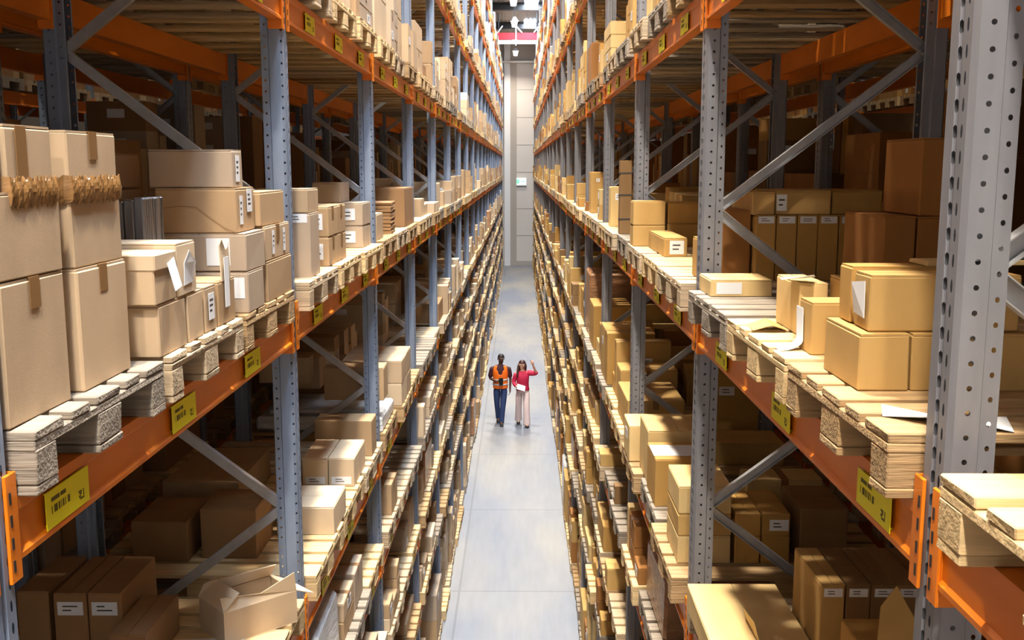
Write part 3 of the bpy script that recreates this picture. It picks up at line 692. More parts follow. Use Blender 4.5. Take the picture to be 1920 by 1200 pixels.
for i, (hb, ht) in enumerate(lay):
    carton('R', .83, t0, t0 + .4, hb, ht, .28, f'carton in the stack behind the first right upright, {["bottom", "middle", "white topped upper"][i]}', CB_WARM[3 if i != 1 else 0])
    if i < 2:
        carton('R', 1.13, t0, t0 + .4, hb, ht, .135, f'left carton beside the stack, {["lower", "upper"][i]} one, second right bay, fourth shelf', CB_WARM[1])
        carton('R', 1.27, t0, t0 + .4, hb, ht, .15, f'right carton beside the stack, {["lower", "labelled upper"][i]} one, second right bay, fourth shelf', CB_WARM[1], labs=(('c', .6, .5, .1, .06),) if i else ())
        carton('R', 1.47, t0, t0 + .4, hb, ht - .03, .25, f'dark carton right of the stack, {["lower", "upper"][i]} one, second right bay, fourth shelf', CB_WARM[4])
carton('R', .83, 6.0, 6.4, P2, P2 - .3, .3, 'tall carton with a sheet on top in the second right bay, fourth shelf', CB_WARM[1]); carton('R', .84, 6.45, 6.9, P2, P2 - .36, .4, 'tallest carton in the second right bay, fourth shelf', CB_WARM[3])
mb = MB(); mb.cbox((-.15, -.12, 0), (.15, .12, .003), M['paper'], .001); o = obj('paper_sheet', mb, (.98, 6.2, H - P2 + .3)); tag(o, 'white sheet lying on a tall carton in the second right bay', 'paper')

# --- procedural loads on every other pallet
gen = []
def hits(b):
    for c in CUST:
        if b[0] < c[1] + .01 and b[1] > c[0] - .01 and b[2] < c[3] + .01 and b[3] > c[2] - .01 and b[4] < c[5] + .01 and b[5] > c[4] - .01: return True
    return False
full = {('L', 5, 0), ('R', 5, 0)}
for p in PALL:
    s, r, k, l, j = p['s'], p['r'], p['k'], p['l'], p['j']
    if r == 1 and l == 5 and k <= 0: continue
    if r == 1 and l == 4 and k == 0: continue
    if k == -1 and r == 1 and l in (4, 5): continue
    G = clear(l); d = p['d']; pal = CB_COOL if s == 'L' else CB_WARM
    wts = [5, 4, 2, 4, 2] if r == 1 else [1, 3, 6, 1, 3]
    t = R.random(); ya, yb = p['y'] - .38, p['y'] + .38; fx = p['front'] + d * R.uniform(.0, .08)
    z = p['z'] + PH + .001
    if r == 1 and t < .10: continue
    if r == 1 and l == 5 and k == 1: t = .9
    if r == 1 and t < .15 or l >= 8 and t < .4:
        hh = min(G * .85, R.uniform(.5, 1.0)); gen.append(dict(p=p, b=(min(fx, fx + d * 1.1), max(fx, fx + d * 1.1), ya, yb, z, z + hh), m=M['film'] if l > 5 or R.random() < .4 else M['filmd'], w='wrapped', where='whole')); continue
    rows2 = 2 if (k < 5 or r == 2) else 1
    for dr in range(rows2):
        if r == 1 and l == 5 and k == 1 and dr == 0: continue
        depth = R.uniform(.38, .56); xx = fx + d * (.0 if dr == 0 else .58)
        y = ya; ci = 0
        while y < yb - .1:
            wdt = min(R.choice((.19, .25, .25, .38, .38, .76)) * R.uniform(.93, 1.0), yb - y)
            if wdt < .1: break
            maxh = G * (R.uniform(.25, .9) if l < 4 else (R.uniform(.1, .42) if l == 5 and k < 6 else R.uniform(.15, .6))) if r == 1 else G * R.uniform(.55, .95)
            if r == 1 and l == 4 and k == 1: maxh = R.uniform(.15, .34)
            if R.random() < .1 and r == 1 and dr == 0: y += wdt + .01; ci += 1; continue
            bh = R.choice((.12, .16, .2, .26, .34, .5)); zz = z; li = 0; m_ = R.choices(pal, wts)[0]
            while zz + bh <= z + max(maxh, bh * .99) and zz + bh < z + G and li < 6:
                gen.append(dict(p=p, b=(min(xx, xx + d * depth), max(xx, xx + d * depth), y, y + wdt - .006, zz, zz + bh - .001), m=m_, w='box', where=(dr, ci, li), lab=R.random() < .5)); zz += bh; li += 1
                if R.random() < .25: m_ = R.choices(pal, wts)[0]
            y += wdt + (.0 if R.random() < .7 else .03); ci += 1
gen = [g for g in gen if not hits(g['b'])]
for g in gen:
    g['sc'] = boxscore(*g['b'], g['p']['d'], g['p']['r']) * (1 if g['p']['r'] == 1 else .08)
    if g['w'] == 'box' and g['where'][0] == 1: g['sc'] *= .35
    if g['p']['r'] == 1 and g['p']['l'] >= 7: g['sc'] *= .7
gen.sort(key=lambda g: -g['sc'])
CN = {}
for m_, n_ in zip(CB_COOL + CB_WARM, ['tan', 'kraft brown', 'dark brown', 'pale', 'greyish', 'yellowish', 'honey brown', 'russet', 'cream', 'umber']): CN[m_.name] = n_
LAY = ['bottom', 'second-layer', 'third-layer', 'fourth-layer', 'fifth-layer', 'sixth-layer', 'seventh-layer']
rest = MB(); restw = MB(); nb = NCUST; nw = 0
for g in gen:
    x0, x1, y0, y1, z0, z1 = g['b']; p = g['p']; w, dd, h = x1 - x0, y1 - y0, z1 - z0; sg = -p['d']
    if g['w'] == 'wrapped':
        if g['sc'] > 0 and nw < 60:
            nw += 1
            mb = MB(); mb.cbox((-w / 2, -dd / 2, 0), (w / 2, dd / 2, h), g['m'], .02, .01)
            o = obj('wrapped_load', mb, ((x0 + x1) / 2, (y0 + y1) / 2, z0))
            tag(o, f"film-wrapped pallet load, {SLOT[p['j']]} slot, {LVN[p['l']]}, {bayname(p['k'])}, {rowname(p['s'], p['r'])}", 'load', 'film-wrapped loads on the racks')
        else: restw.box((x0, y0, z0), (x1, y1, z1), g['m'], .01)
        continue
    if nb < 300 and g['sc'] > 0:
        nb += 1; dr, ci, li = g['where']
        seam = 'x' if R.random() < .5 else 'y'
        o = obj('cardboard_box', carton_mb(w, dd, h, g['m'], None, seam), ((x0 + x1) / 2, (y0 + y1) / 2, z0), None, R.uniform(-.008, .008))
        cnm = CN[g['m'].name]
        tag(o, f"{cnm} {LAY[li]} carton {'row-' if False else ''}{ORD[ci]} along, {'rear of ' if dr else ''}{SLOT[p['j']]} pallet, {LVN[p['l']]}, {bayname(p['k'])}, {'left' if p['s'] == 'L' else 'right'}{' back' if p['r'] == 2 else (' outer' if p['r'] == 3 else '')} rack", 'box', 'cardboard boxes on the rack pallets')
        if g['lab'] and (w > .15 and h > .1):
            label_part(o, w, dd, h, 'c' if R.random() < .6 else 'a', R.uniform(.35, .65), R.uniform(.4, .75), min(.12, dd * .5, w * .5), min(.07, h * .5), sg)
        if R.random() < .5: tape_part(o, w, dd, h, seam, sg)
    else:
        rest.box((x0, y0, z0), (x1, y1, z1), g['m'], .002)
        if g['lab']:
            lw = min(.12, w * .5); cx = (x0 + x1) / 2; cz = z0 + h * .6; rest.box((cx - lw / 2, y0 - .002, cz - .03), (cx + lw / 2, y0, cz + .03), M['paper'])
            if R.random() < .4:
                xa = x1 if sg > 0 else x0; cy = (y0 + y1) / 2; rest.box((xa - .002, cy - .04, cz - .04), (xa + .002, cy + .04, cz + .03), M['paper'])
o = obj('cardboard_boxes', rest); tag(o, 'the many smaller cardboard boxes far down the racks and deep inside them', 'boxes', None, 'stuff')
o = obj('wrapped_loads', restw); tag(o, 'the remaining film-wrapped loads high up and far down the racks', 'loads', None, 'stuff')
print('boxes', nb, 'gen', len(gen), 'cust', NCUST, 'pallets', len(PALL))

# ------------------------------------------------------------------ building shell
YE = 64.8; ZC = 14.0; XS = 9.0; YB = -7
mb = MB(); mb.box((-XS, YB, -.1), (XS, YE, 0), M['floor']); struct('floor', mb, label='smooth light grey concrete warehouse floor')
mb = MB(); mb.box((-XS, YE, 0), (XS, YE + .2, ZC), M['wall']); struct('wall_back', mb, label='pale panel wall at the far end of the aisle')
mb = MB(); mb.box((-XS, YB - .2, 0), (XS, YB, ZC), M['wall']); struct('wall_front', mb)
mb = MB(); mb.box((-XS - .2, YB, 0), (-XS, YE, ZC), M['darkwall']); struct('wall_left', mb)
mb = MB(); mb.box((XS, YB, 0), (XS + .2, YE, ZC), M['darkwall']); struct('wall_right', mb)
# roof with corrugated sheet and two rows of roof lights along the right side of the aisle
mb = MB(); mb.box((-XS, YB, ZC), (XS, YE, ZC + .2), M['roof'])
x = -1.6
while x < 1.8:
    mb.box((x, YB, ZC - .05), (x + .1, YE, ZC), M['roof']); x += .22
struct('ceiling', mb, label='corrugated grey metal roof deck')
n = 0
for y in [ -4, 2.6, 9.2, 15.8, 22.4, 29, 35.6, 42.2, 48.8, 55.4]:
    n += 1; mb = MB(); mb.box((.2, y, ZC - .11), (.85, y + 2.4, ZC - .06), M['sky']); struct(f'window_{n}', mb, label='bright roof light strip above the right side of the aisle')
n = 0
for y in (1, 8, 15, 22, 29, 36, 43.5, 49.6, 56.2):
    n += 1; mb = MB(); mb.box((-XS, y, ZC - .42), (XS, y + .28, ZC - .36), M['steel']); mb.box((-XS, y + .12, ZC - .36), (XS, y + .16, ZC - .11), M['steel']); mb.box((-XS, y, ZC - .11), (XS, y + .28, ZC - .055), M['steel'])
    struct(f'trim_{n}', mb, label='dark steel roof girder crossing the aisle')
# details of the far wall
mb = MB(); mb.box((-1.0, YE - .25, 0), (-.62, YE, ZC), M['white']); struct('trim_20', mb, label='white edge post left on the far wall')
mb = MB(); mb.box((-.62, YE - .12, 0), (-.22, YE, ZC), M['wall2']); struct('trim_21', mb, label='painted shade strip beside the post on the far wall')  # shade next to the white post, painted in as a darker strip
mb = MB(); mb.box((-1.3, YE - .35, 12.62), (1.3, YE - .02, 12.74), M['white']); struct('trim_22', mb, label='pale ledge high on the far wall')
mb = MB(); mb.box((-1.3, YE - .06, 12.74), (1.3, YE - .02, ZC), M['wall2']); struct('trim_23', mb, label='grey band above the ledge on the far wall')
mb = MB(); mb.box((-1.3, YE - .04, 0), (1.3, YE - .02, .28), M['wall2']); struct('baseboard_back', mb, label='grey plinth of the far wall')
for i, z in enumerate((1.9, 3.6, 5.9, 7.6, 9.3, 11.0)):
    mb = MB(); mb.box((-.22, YE - .012, z), (1.2, YE - .005, z + .03), M['wall2']); struct(f'trim_{30 + i}', mb, label='horizontal panel joint of the far wall')
# exit sign
e = empty('exit_sign', (0.03, YE - .04, 5.05)); tag(e, 'small glowing white and green exit sign on the far wall', 'sign')
mb = MB(); mb.box((-.38, -.06, 0), (.38, .03, .5), M['white']); obj('housing', mb, (0, 0, 0), e)
mb = MB(); mb.box((-.35, -.075, .08), (.35, -.061, .48), M['exitm']); obj('light_panel', mb, (0, 0, 0), e)
mb = MB(); mb.box((-.30, -.079, .14), (-.06, -.0755, .42), M['green']); mb.box((.02, -.079, .24), (.18, -.0755, .31), M['green']); mb.poly([(.18, -.079, .19), (.3, -.079, .275), (.18, -.079, .36)], M['green']); obj('pictogram', mb, (0, 0, 0), e)
# red gantry
e = empty('gantry_beam', (-.12, 51.5, 12.35)); tag(e, 'red gantry beam with white struts spanning the aisle under the roof', 'gantry')
mb = MB(); mb.box((-1.1, -.1, .1), (1.1, .1, .42), M['red']); obj('red_girder', mb, (0, 0, 0), e)
mb = MB(); mb.box((-1.05, -.16, -.12), (1.05, -.04, .06), M['white']); obj('white_rail', mb, (0, 0, 0), e)
for (xa, xb, za, zb) in ((-1.0, -.75, .42, .75), (-.1, -.1, -.2, .72), (-.08, .2, .72, .42), (.8, 1.05, .42, .75)):
    mb = MB(); mb.cyl((xa, -.13, za), (xb, -.13, zb), .035, M['white'], 8); obj('strut', mb, (0, 0, 0), e)
for xx in (-.95, .95):
    mb = MB(); mb.cyl((xx, 0, .42), (xx, 0, 1.4), .03, M['steel'], 8); obj('hanger_rod', mb, (0, 0, 0), e)
# pendant lamps
def lamp(x, y, z, power, col, main=True, size=.4, label=None):
    e = empty('pendant_lamp', (x, y, z))
    if label: tag(e, label, 'lamp', 'pendant lamps under the roof')
    mb = MB(); mb.cyl((0, 0, .12), (0, 0, .32), .2, M['white'], 16, .07); mb.cyl((0, 0, .32), (0, 0, ZC - .42 - z if False else ZC - .055 - z), .012, M['steel'], 6); obj('lamp_shade', mb, (0, 0, 0), e)
    mb = MB(); mb.cyl((0, 0, -.14), (0, 0, .12), .11, M['lens'], 14, .15); obj('lamp_bulb', mb, (0, 0, 0), e)
    ld = bpy.data.lights.new('lamp_light', 'AREA'); ld.shape = 'DISK'; ld.size = size; ld.spread = math.radians(140); ld.energy = power; ld.color = col
    lo = bpy.data.objects.new('lamp_light', ld); COL.objects.link(lo); lo.parent = e; lo.location = (0, 0, -.16)
    return e
WARM = (1, .9, .74)
ys = [62.2, 55.6, 49.6, 43.2, 36.9, 30.6, 24.3, 18.0, 11.7, 5.4, -.9, -5.6]
for i, y in enumerate(ys):
    lamp(-.28, y, 12.95, {0: 240, 1: 400, 2: 440, 3: 500, 4: 560}.get(i, 620), WARM, label=f'white pendant lamp above the aisle, {ORD[i]} from the far wall')
for sx in (-4.55, 4.3):
    for i, y in enumerate((4, 12, 20, 28)):
        lamp(sx, y, 12.95, 110, WARM, label=f'pendant lamp above the next aisle to the {"left" if sx < 0 else "right"}, {ORD[i]} from the camera')
def area(name, loc, sx, sy, power, col):
    ld = bpy.data.lights.new(name, 'AREA'); ld.shape = 'RECTANGLE'; ld.size = sx; ld.size_y = sy; ld.energy = power; ld.color = col
    lo = bpy.data.objects.new(name, ld); COL.objects.link(lo); lo.location = loc; return lo
for y in [ -4, 2.6, 9.2, 15.8, 22.4, 29, 35.6, 42.2, 48.8, 55.4]:
    area('skylight_daylight', (.52, y + 1.2, ZC - .12), .6, 2.3, 420, (.72, .85, 1))
w = bpy.data.worlds.new('world'); S.world = w; w.use_nodes = True
w.node_tree.nodes['Background'].inputs[0].default_value = (.8, .88, 1, 1); w.node_tree.nodes['Background'].inputs[1].default_value = .3

# ------------------------------------------------------------------ people
PM_ = dict(skind=mat('dark_skin', (84, 54, 42), .55), skinl=mat('light_skin', (206, 158, 132), .5), vest=mat('orange_vest_cloth', (255, 118, 24), .6),
           refl=mat('reflective_tape', (200, 196, 190), .3), maroon=mat('dark_maroon_cloth', (62, 26, 38), .8), jeans=mat('blue_denim', (38, 58, 102), .8, var=.15, vscale=(20, 20, 20)),
           shoe=mat('black_shoe_leather', (24, 24, 28), .4), crimson=mat('crimson_cloth', (196, 32, 72), .7), pink=mat('pale_pink_cloth', (222, 200, 198), .8),
           hairb=mat('black_hair', (24, 18, 16), .6), hairr=mat('dark_brown_hair', (58, 26, 22), .5), eye=mat('eye_white', (230, 228, 224), .4), lip=mat('lip', (130, 60, 58), .5))
def loft(mb, rings, mt, n=18, cap=True, skip=None, twist=0):
    """rings: (centre, rx, ry, axis direction or None for horizontal)"""
    k = len(mb.v); mi = mb.m(mt)
    for i, (c, rx, ry) in enumerate(rings):
        c = Vector(c)
        a = Vector(rings[max(0, i - 1)][0]); b = Vector(rings[min(len(rings) - 1, i + 1)][0]); d = (b - a).normalized()
        u = Vector((1, 0, 0)) - d * d.x
        if u.length < .3: u = Vector((0, 1, 0)) - d * d.y
        u.normalize(); v = d.cross(u)
        for j in range(n):
            t = 2 * PI * j / n; mb.v.append(tuple(c + u * rx * math.cos(t) + v * ry * math.sin(t)))
    for i in range(len(rings) - 1):
        for j in range(n):
            if skip and skip(i, j): continue
            q = (j + 1) % n; mb.f.append((k + i * n + j, k + i * n + q, k + (i + 1) * n + q, k + (i + 1) * n + j)); mb.mi.append(mi)
    if cap:
        mb.f.append(tuple(k + j for j in range(n))[::-1]); mb.mi.append(mi); e = k + (len(rings) - 1) * n
        mb.f.append(tuple(e + j for j in range(n))); mb.mi.append(mi)
def smooth(o, lv=1):
    for p in o.data.polygons: p.use_smooth = True
    if lv: sb = o.modifiers.new('sub', 'SUBSURF'); sb.levels = lv; sb.render_levels = lv
    return o
def body(root, J, mt, k=1.0):
    """one continuous skin: J maps joint name to position; bones grown by the skin modifier"""
    V = []; E = []; RR = []
    def add(p, r, par=None, r2=None):
        V.append(Vector(p)); RR.append((r, r2 or r))
        if par is not None: E.append((par, len(V) - 1))
        return len(V) - 1
    pel = add(J['pelvis'], .11, None, .09); wa = add(J['waist'], .105, pel, .085); ch = add(J['chest'], .125, wa, .095); ub = add(J['upper'], .10, ch, .075)
    nk = add(J['neck'], .052, ub); ja = add(J['jaw'], .062, nk, .066); fc = add(J['face'], .074, ja, .086); hd = add(J['crown'], .066, fc, .076)
    for sd in ('r', 'l'):
        h = add(J['hip' + sd], .082, pel); m = add((Vector(J['hip' + sd]) + Vector(J['knee' + sd])) / 2, .072, h); kn = add(J['knee' + sd], .052, m)
        cf = add(Vector(J['knee' + sd]).lerp(Vector(J['ank' + sd]), .35), .05, kn); an = add(J['ank' + sd], .034, cf); add(J['toe' + sd], .032, an)
        s = add(J['sh' + sd], .052, ub); el = add(J['el' + sd], .037, s); wr = add(J['wr' + sd], .026, el)
        w0 = Vector(J['wr' + sd]); hd_ = (Vector(J['hand' + sd]) - w0).normalized(); side = Vector(J['pside' + sd]).normalized(); nrm = hd_.cross(side).normalized()
        palm = add(w0 + hd_ * .05, .034, wr, .016); curl = J.get('curl' + sd, (.35, .35, .35, .35))
        for i, (off, ln) in enumerate(((-.030, .070), (-.010, .080), (.010, .075), (.030, .060))):
            a = w0 + hd_ * .085 + side * off; f0 = add(a, .0095, palm)
            c = curl[i]; d1 = (hd_ * math.cos(c) + nrm * math.sin(c)); d2 = (hd_ * math.cos(c * 2.2) + nrm * math.sin(c * 2.2))
            f1 = add(a + d1 * ln * .5, .0085, f0); add(a + d1 * ln * .5 + d2 * ln * .5, .0075, f1)
        t0 = add(w0 + hd_ * .04 - side * .038, .0105, palm); add(w0 + hd_ * .075 - side * .058 + nrm * .012, .0085, t0)
    me = bpy.data.meshes.new('body'); me.from_pydata([tuple(v) for v in V], E, []); me.materials.append(mt)
    o = bpy.data.objects.new('body', me); COL.objects.link(o); o.parent = root
    sm = o.modifiers.new('skin', 'SKIN'); sm.use_smooth_shade = True; sm.branch_smoothing = .4
    if not me.skin_vertices: 
        bm = bmesh.new(); bm.from_mesh(me); bm.verts.layers.skin.verify(); bm.to_mesh(me); bm.free()
    sk = me.skin_vertices[0].data
    for i, r in enumerate(RR): sk[i].radius = r; sk[i].use_root = (i == 0)
    sb = o.modifiers.new('sub', 'SUBSURF'); sb.levels = 2; sb.render_levels = 2
    return o
def blob(mb, c, r, mt, n=10, m=7, cut=None):
    k = len(mb.v); mi = mb.m(mt)
    for i in range(m + 1):
        ph = PI * i / m
        for j in range(n): t = 2 * PI * j / n; mb.v.append((c[0] + r[0] * math.sin(ph) * math.cos(t), c[1] + r[1] * math.sin(ph) * math.sin(t), c[2] + r[2] * math.cos(ph)))
    for i in range(m):
        for j in range(n):
            q = (j + 1) % n; f = (k + i * n + j, k + (i + 1) * n + j, k + (i + 1) * n + q, k + i * n + q)
            if cut and cut(mb.v[f[0]], mb.v[f[2]]): continue
            mb.f.append(f); mb.mi.append(mi)
def head(root, c, skin, turn, brow):
    e = lambda n_, mb: obj(n_, mb, c, root, turn)
    mb = MB()
    for sx in (-1, 1): blob(mb, (sx * .031, -.079, .008), (.015, .009, .009), PM_['eye'], 8, 6)
    for sx in (-1, 1): blob(mb, (sx * .031, -.086, .008), (.007, .004, .007), PM_['shoe'], 8, 6)
    smooth(e('eyes', mb), 0)
    mb = MB(); loft(mb, [((0, -.083, .012), .008, .007), ((0, -.094, -.012), .012, .012), ((0, -.098, -.028), .017, .013), ((0, -.085, -.036), .012, .006)], skin, 10); smooth(e('nose', mb))
    mb = MB(); blob(mb, (0, -.082, -.058), (.026, .010, .0075), PM_['lip'], 10, 6); smooth(e('mouth', mb))
    mb = MB()
    for sx in (-1, 1): blob(mb, (sx * .080, .005, -.01), (.011, .018, .030), skin, 8, 6)
    smooth(e('ears', mb), 0)
    mb = MB()
    for sx in (-1, 1): blob(mb, (sx * .031, -.084, .03), (.019, .006, .004), brow, 8, 5)
    smooth(e('eyebrows', mb), 0)
def arm(mb, pts, mt, rad): loft(mb, [(p, r, r) for p, r in zip(pts, rad)], mt, 12)
V3 = Vector
def lerp(a, b, t): return V3(a).lerp(V3(b), t)
def shoe(root, ank, toe):
    a = V3(ank); t = V3(toe); d = (t - a); mb = MB()
    base = V3((a.x, a.y, 0)); f = V3((d.x, d.y, 0)).normalized(); zt = max(0, t.z - .03); za = max(0, a.z - .09)
    rings = [(a + V3((0, 0, -.055)) - f * .075, .018, .02), (a + V3((0, 0, -.045)) - f * .05, .04, .042), (a + V3((0, 0, -.04)), .044, .046), (a + V3((0, 0, -.05)) + f * .07 + V3((0, 0, (t.z - a.z) * .3)), .045, .036), (t + V3((0, 0, .0)), .047, .028), (t + f * .05 - V3((0, 0, .004)), .03, .018)]
    loft(mb, rings, PM_['shoe'], 12); smooth(obj('shoe', mb, (0, 0, 0), root))
def trousers(root, J, mt, rad, name):
    mb = MB()
    loft(mb, [(V3(J['pelvis']) + V3((0, 0, -.1)), .155, .115), (V3(J['pelvis']) + V3((0, 0, -.02)), .168, .125), (V3(J['pelvis']) + V3((0, 0, .08)), .158, .112), (V3(J['pelvis']) + V3((0, 0, .13)), .15, .105)], mt, 18)
    for sd in 'rl':
        h = V3(J['hip' + sd]); k_ = V3(J['knee' + sd]); a = V3(J['ank' + sd]) + V3((0, 0, .0))
        loft(mb, [(h + V3((0, 0, .03)), rad[0], rad[0]), (h.lerp(k_, .45), rad[1], rad[1]), (k_, rad[2], rad[2]), (k_.lerp(a, .5), rad[3], rad[3]), (a, rad[4], rad[4] * 1.05), (a + V3((0, 0, -.03)), rad[4], rad[4] * 1.05), (a + V3((0, 0, -.034)), rad[4] * .97, rad[4])], mt, 14)
    return smooth(obj(name, mb, (0, 0, 0), root))
def man():
    x, y = -.475, 24.3
    r = empty('person', (x, y, 0), 0); tag(r, 'walking man in an orange safety vest, maroon shirt and blue jeans', 'person')
    J = dict(pelvis=(0, 0, .95), waist=(0, 0, 1.10), chest=(0, -.01, 1.28), upper=(0, 0, 1.41), neck=(.0, -.005, 1.50), jaw=(.012, -.02, 1.575), face=(.015, -.01, 1.645), crown=(.012, 0, 1.71),
             hipr=(-.09, .01, .90), kneer=(-.085, -.0, .50), ankr=(-.06, .17, .13), toer=(-.06, .06, .035), hipl=(.09, 0, .90), kneel=(.065, -.11, .49), ankl=(.03, -.15, .09), toel=(.035, -.28, .035),
             shr=(-.185, 0, 1.41), elr=(-.265, .03, 1.14), wrr=(-.085, -.185, 1.10), handr=(.02, -.24, 1.105), psider=(0, .1, -1), curlr=(.7, .75, .8, .85),
             shl=(.185, 0, 1.41), ell=(.245, .03, 1.14), wrl=(.235, -.03, .88), handl=(.235, -.05, .70), psidel=(0, -1, 0), curll=(.3, .35, .4, .45))
    body(r, J, PM_['skind']); head(r, J['face'], PM_['skind'], .35, PM_['hairb'])
    trousers(r, J, PM_['jeans'], (.098, .086, .07, .064, .062), 'jeans')
    mb = MB(); loft(mb, [((0, 0, .93), .168, .118), ((0, 0, 1.08), .158, .11), ((0, -.005, 1.25), .182, .125), ((0, -.003, 1.38), .19, .115), ((0, 0, 1.45), .15, .088), ((0, 0, 1.49), .07, .066)], PM_['maroon'], 20)
    for sd in 'rl':
        s = V3(J['sh' + sd]); e = V3(J['el' + sd]); arm(mb, [s.lerp(e, -.08), s.lerp(e, .2), s.lerp(e, .6), s.lerp(e, .95)], PM_['maroon'], (.072, .074, .066, .062))
    smooth(obj('shirt', mb, (0, 0, 0), r))
    n = 24
    rg = [((0, 0, .90), .186, .136), ((0, 0, 1.02), .18, .132), ((0, -.003, 1.14), .182, .133), ((0, -.006, 1.26), .196, .14), ((0, -.004, 1.36), .2, .132), ((0, 0, 1.43), .175, .112), ((0, 0, 1.47), .13, .095)]
    def skip(i, j):
        t = (j + .5) / n * 2 * PI; fx = math.cos(t); fy = math.sin(t)
        v = V3((1, 0, 0)).cross(V3((0, 0, 1)))
        front = -fy if False else fy * YS
        side = abs(fx)
        if i >= 2 and front > 0 and side < (.12, .28, .42, .5, .6)[i - 2]: return True
        if i >= 4 and side > .93: return True
        return False
    YS = -1
    mb = MB(); loft(mb, rg, PM_['vest'], n, False, skip)
    o = obj('safety_vest', mb, (0, 0, 0), r); sd_ = o.modifiers.new('s', 'SOLIDIFY'); sd_.thickness = .008; smooth(o)
    for (z, rx, ry) in ((.985, .191, .141), (1.10, .189, .139)):
        mb = MB(); loft(mb, [((0, 0, z), rx, ry), ((0, 0, z + .045), rx, ry)], PM_['refl'], n, False); q = obj('reflective_stripe', mb, (0, 0, 0), o); q.modifiers.new('s', 'SOLIDIFY').thickness = .003; smooth(q, 0)
    mb = MB(); c = J['face']; blob(mb, (c[0], c[1] + .012, c[2] + .025), (.086, .096, .088), PM_['hairb'], 16, 10, lambda a, b: (a[2] + b[2]) / 2 < c[2] + .005 + max(0, -(a[1] + b[1]) / 2 - .02) * .9); smooth(obj('hair', mb, (0, 0, 0), r))
    mb = MB(); blob(mb, (c[0] + .01, c[1] - .035, c[2] - .07), (.055, .045, .03), PM_['hairb'], 12, 8); smooth(obj('beard', mb, (0, 0, 0), r), 0)
    for sd in 'rl': shoe(r, J['ank' + sd], J['toe' + sd])
    mb = MB(); mb.cbox((-.05, -.012, -.09), (.05, .012, .09), M['blackp'], .004); o = obj('handheld_scanner', mb, (x + .02, y - .262, 1.115), None, .3); tag(o, 'small black handheld device held by the man in the orange vest', 'scanner')
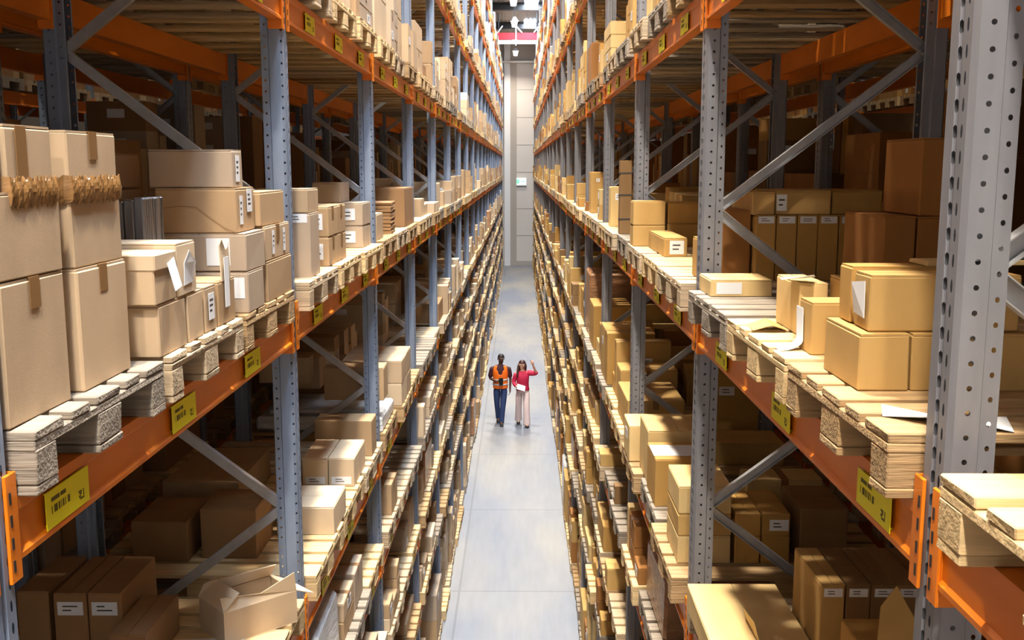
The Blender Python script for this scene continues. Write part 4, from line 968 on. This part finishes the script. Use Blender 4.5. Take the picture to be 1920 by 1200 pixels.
def woman():
    x, y = .07, 24.15
    r = empty('person', (x, y, 0), 0); tag(r, 'walking woman in a crimson top and pale trousers, pointing up with one arm', 'person')
    J = dict(pelvis=(0, 0, .90), waist=(0, 0, 1.03), chest=(0, -.015, 1.18), upper=(0, 0, 1.30), neck=(-.01, -.005, 1.385), jaw=(-.012, -.022, 1.455), face=(-.012, -.012, 1.525), crown=(-.014, 0, 1.585),
             hipr=(-.085, .01, .85), kneer=(-.10, .01, .47), ankr=(-.105, .17, .12), toer=(-.105, .07, .035), hipl=(.085, 0, .85), kneel=(.09, -.12, .47), ankl=(.10, -.14, .09), toel=(.11, -.26, .035),
             shr=(-.155, 0, 1.30), elr=(-.235, .03, 1.06), wrr=(-.13, -.17, .99), handr=(-.03, -.23, .99), psider=(0, .1, -1), curlr=(.6, .65, .7, .75),
             shl=(.155, 0, 1.31), ell=(.335, -.03, 1.30), wrl=(.245, -.12, 1.53), handl=(.215, -.15, 1.66), psidel=(1, -.1, .1), curll=(.0, .9, 1.0, 1.0))
    body(r, J, PM_['skinl']); head(r, J['face'], PM_['skinl'], .3, PM_['hairr'])
    trousers(r, J, PM_['pink'], (.092, .085, .078, .08, .09), 'trousers')
    mb = MB(); loft(mb, [((0, 0, .84), .176, .13), ((0, 0, .93), .166, .122), ((0, -.003, 1.03), .142, .105), ((0, -.014, 1.17), .158, .125), ((0, -.006, 1.27), .162, .108), ((0, 0, 1.33), .125, .08), ((-.005, 0, 1.385), .062, .062)], PM_['crimson'], 20)
    s = V3(J['shr']); e = V3(J['elr']); w = V3(J['wrr']); arm(mb, [s.lerp(e, -.08), s.lerp(e, .3), e, e.lerp(w, .5), e.lerp(w, .8)], PM_['crimson'], (.062, .062, .055, .05, .05))
    s = V3(J['shl']); e = V3(J['ell']); w = V3(J['wrl']); arm(mb, [s.lerp(e, -.35), s.lerp(e, .0), s.lerp(e, .4), s.lerp(e, .8), e, e.lerp(w, .25)], PM_['crimson'], (.07, .078, .07, .062, .058, .05))
    smooth(obj('top', mb, (0, 0, 0), r))
    c = J['face']; mb = MB()
    blob(mb, (c[0], c[1] + .015, c[2] + .018), (.09, .1, .092), PM_['hairr'], 18, 12, lambda a, b: (a[2] + b[2]) / 2 < c[2] + .035 and (a[1] + b[1]) / 2 < c[1] - .03)
    loft(mb, [((c[0] - .01, c[1] + .06, c[2] + .03), .085, .045), ((c[0] - .02, c[1] + .075, c[2] - .08), .1, .045), ((c[0] - .03, c[1] + .085, c[2] - .2), .105, .04), ((c[0] - .04, c[1] + .09, c[2] - .32), .07, .025)], PM_['hairr'], 14)
    loft(mb, [((c[0] - .085, c[1] + .01, c[2] + .03), .022, .03), ((c[0] - .1, c[1] - .01, c[2] - .08), .03, .03), ((c[0] - .115, c[1] - .06, c[2] - .2), .034, .025), ((c[0] - .115, c[1] - .085, c[2] - .33), .016, .012)], PM_['hairr'], 10)
    loft(mb, [((c[0] + .082, c[1] + .015, c[2] + .03), .02, .03), ((c[0] + .092, c[1] + .0, c[2] - .08), .026, .028), ((c[0] + .088, c[1] - .02, c[2] - .17), .014, .014)], PM_['hairr'], 10)
    smooth(obj('hair', mb, (0, 0, 0), r))
    for sd in 'rl': shoe(r, J['ank' + sd], J['toe' + sd])
    mb = MB(); mb.cbox((-.11, -.004, -.07), (.11, .004, .07), M['paper'], .001); o = obj('papers', mb, (x - .04, y - .25, 1.0), None, .35); o.rotation_euler = (-.5, .35, .35); tag(o, 'white papers held at the waist by the woman in the crimson top', 'papers')
man(); woman()

S.view_settings.view_transform = 'Standard'; S.view_settings.look = 'None'; S.view_settings.gamma = 1
S.view_settings.exposure = .15
S.cycles.diffuse_bounces = 2
try: S.view_settings.use_curve_mapping = False
except Exception: pass
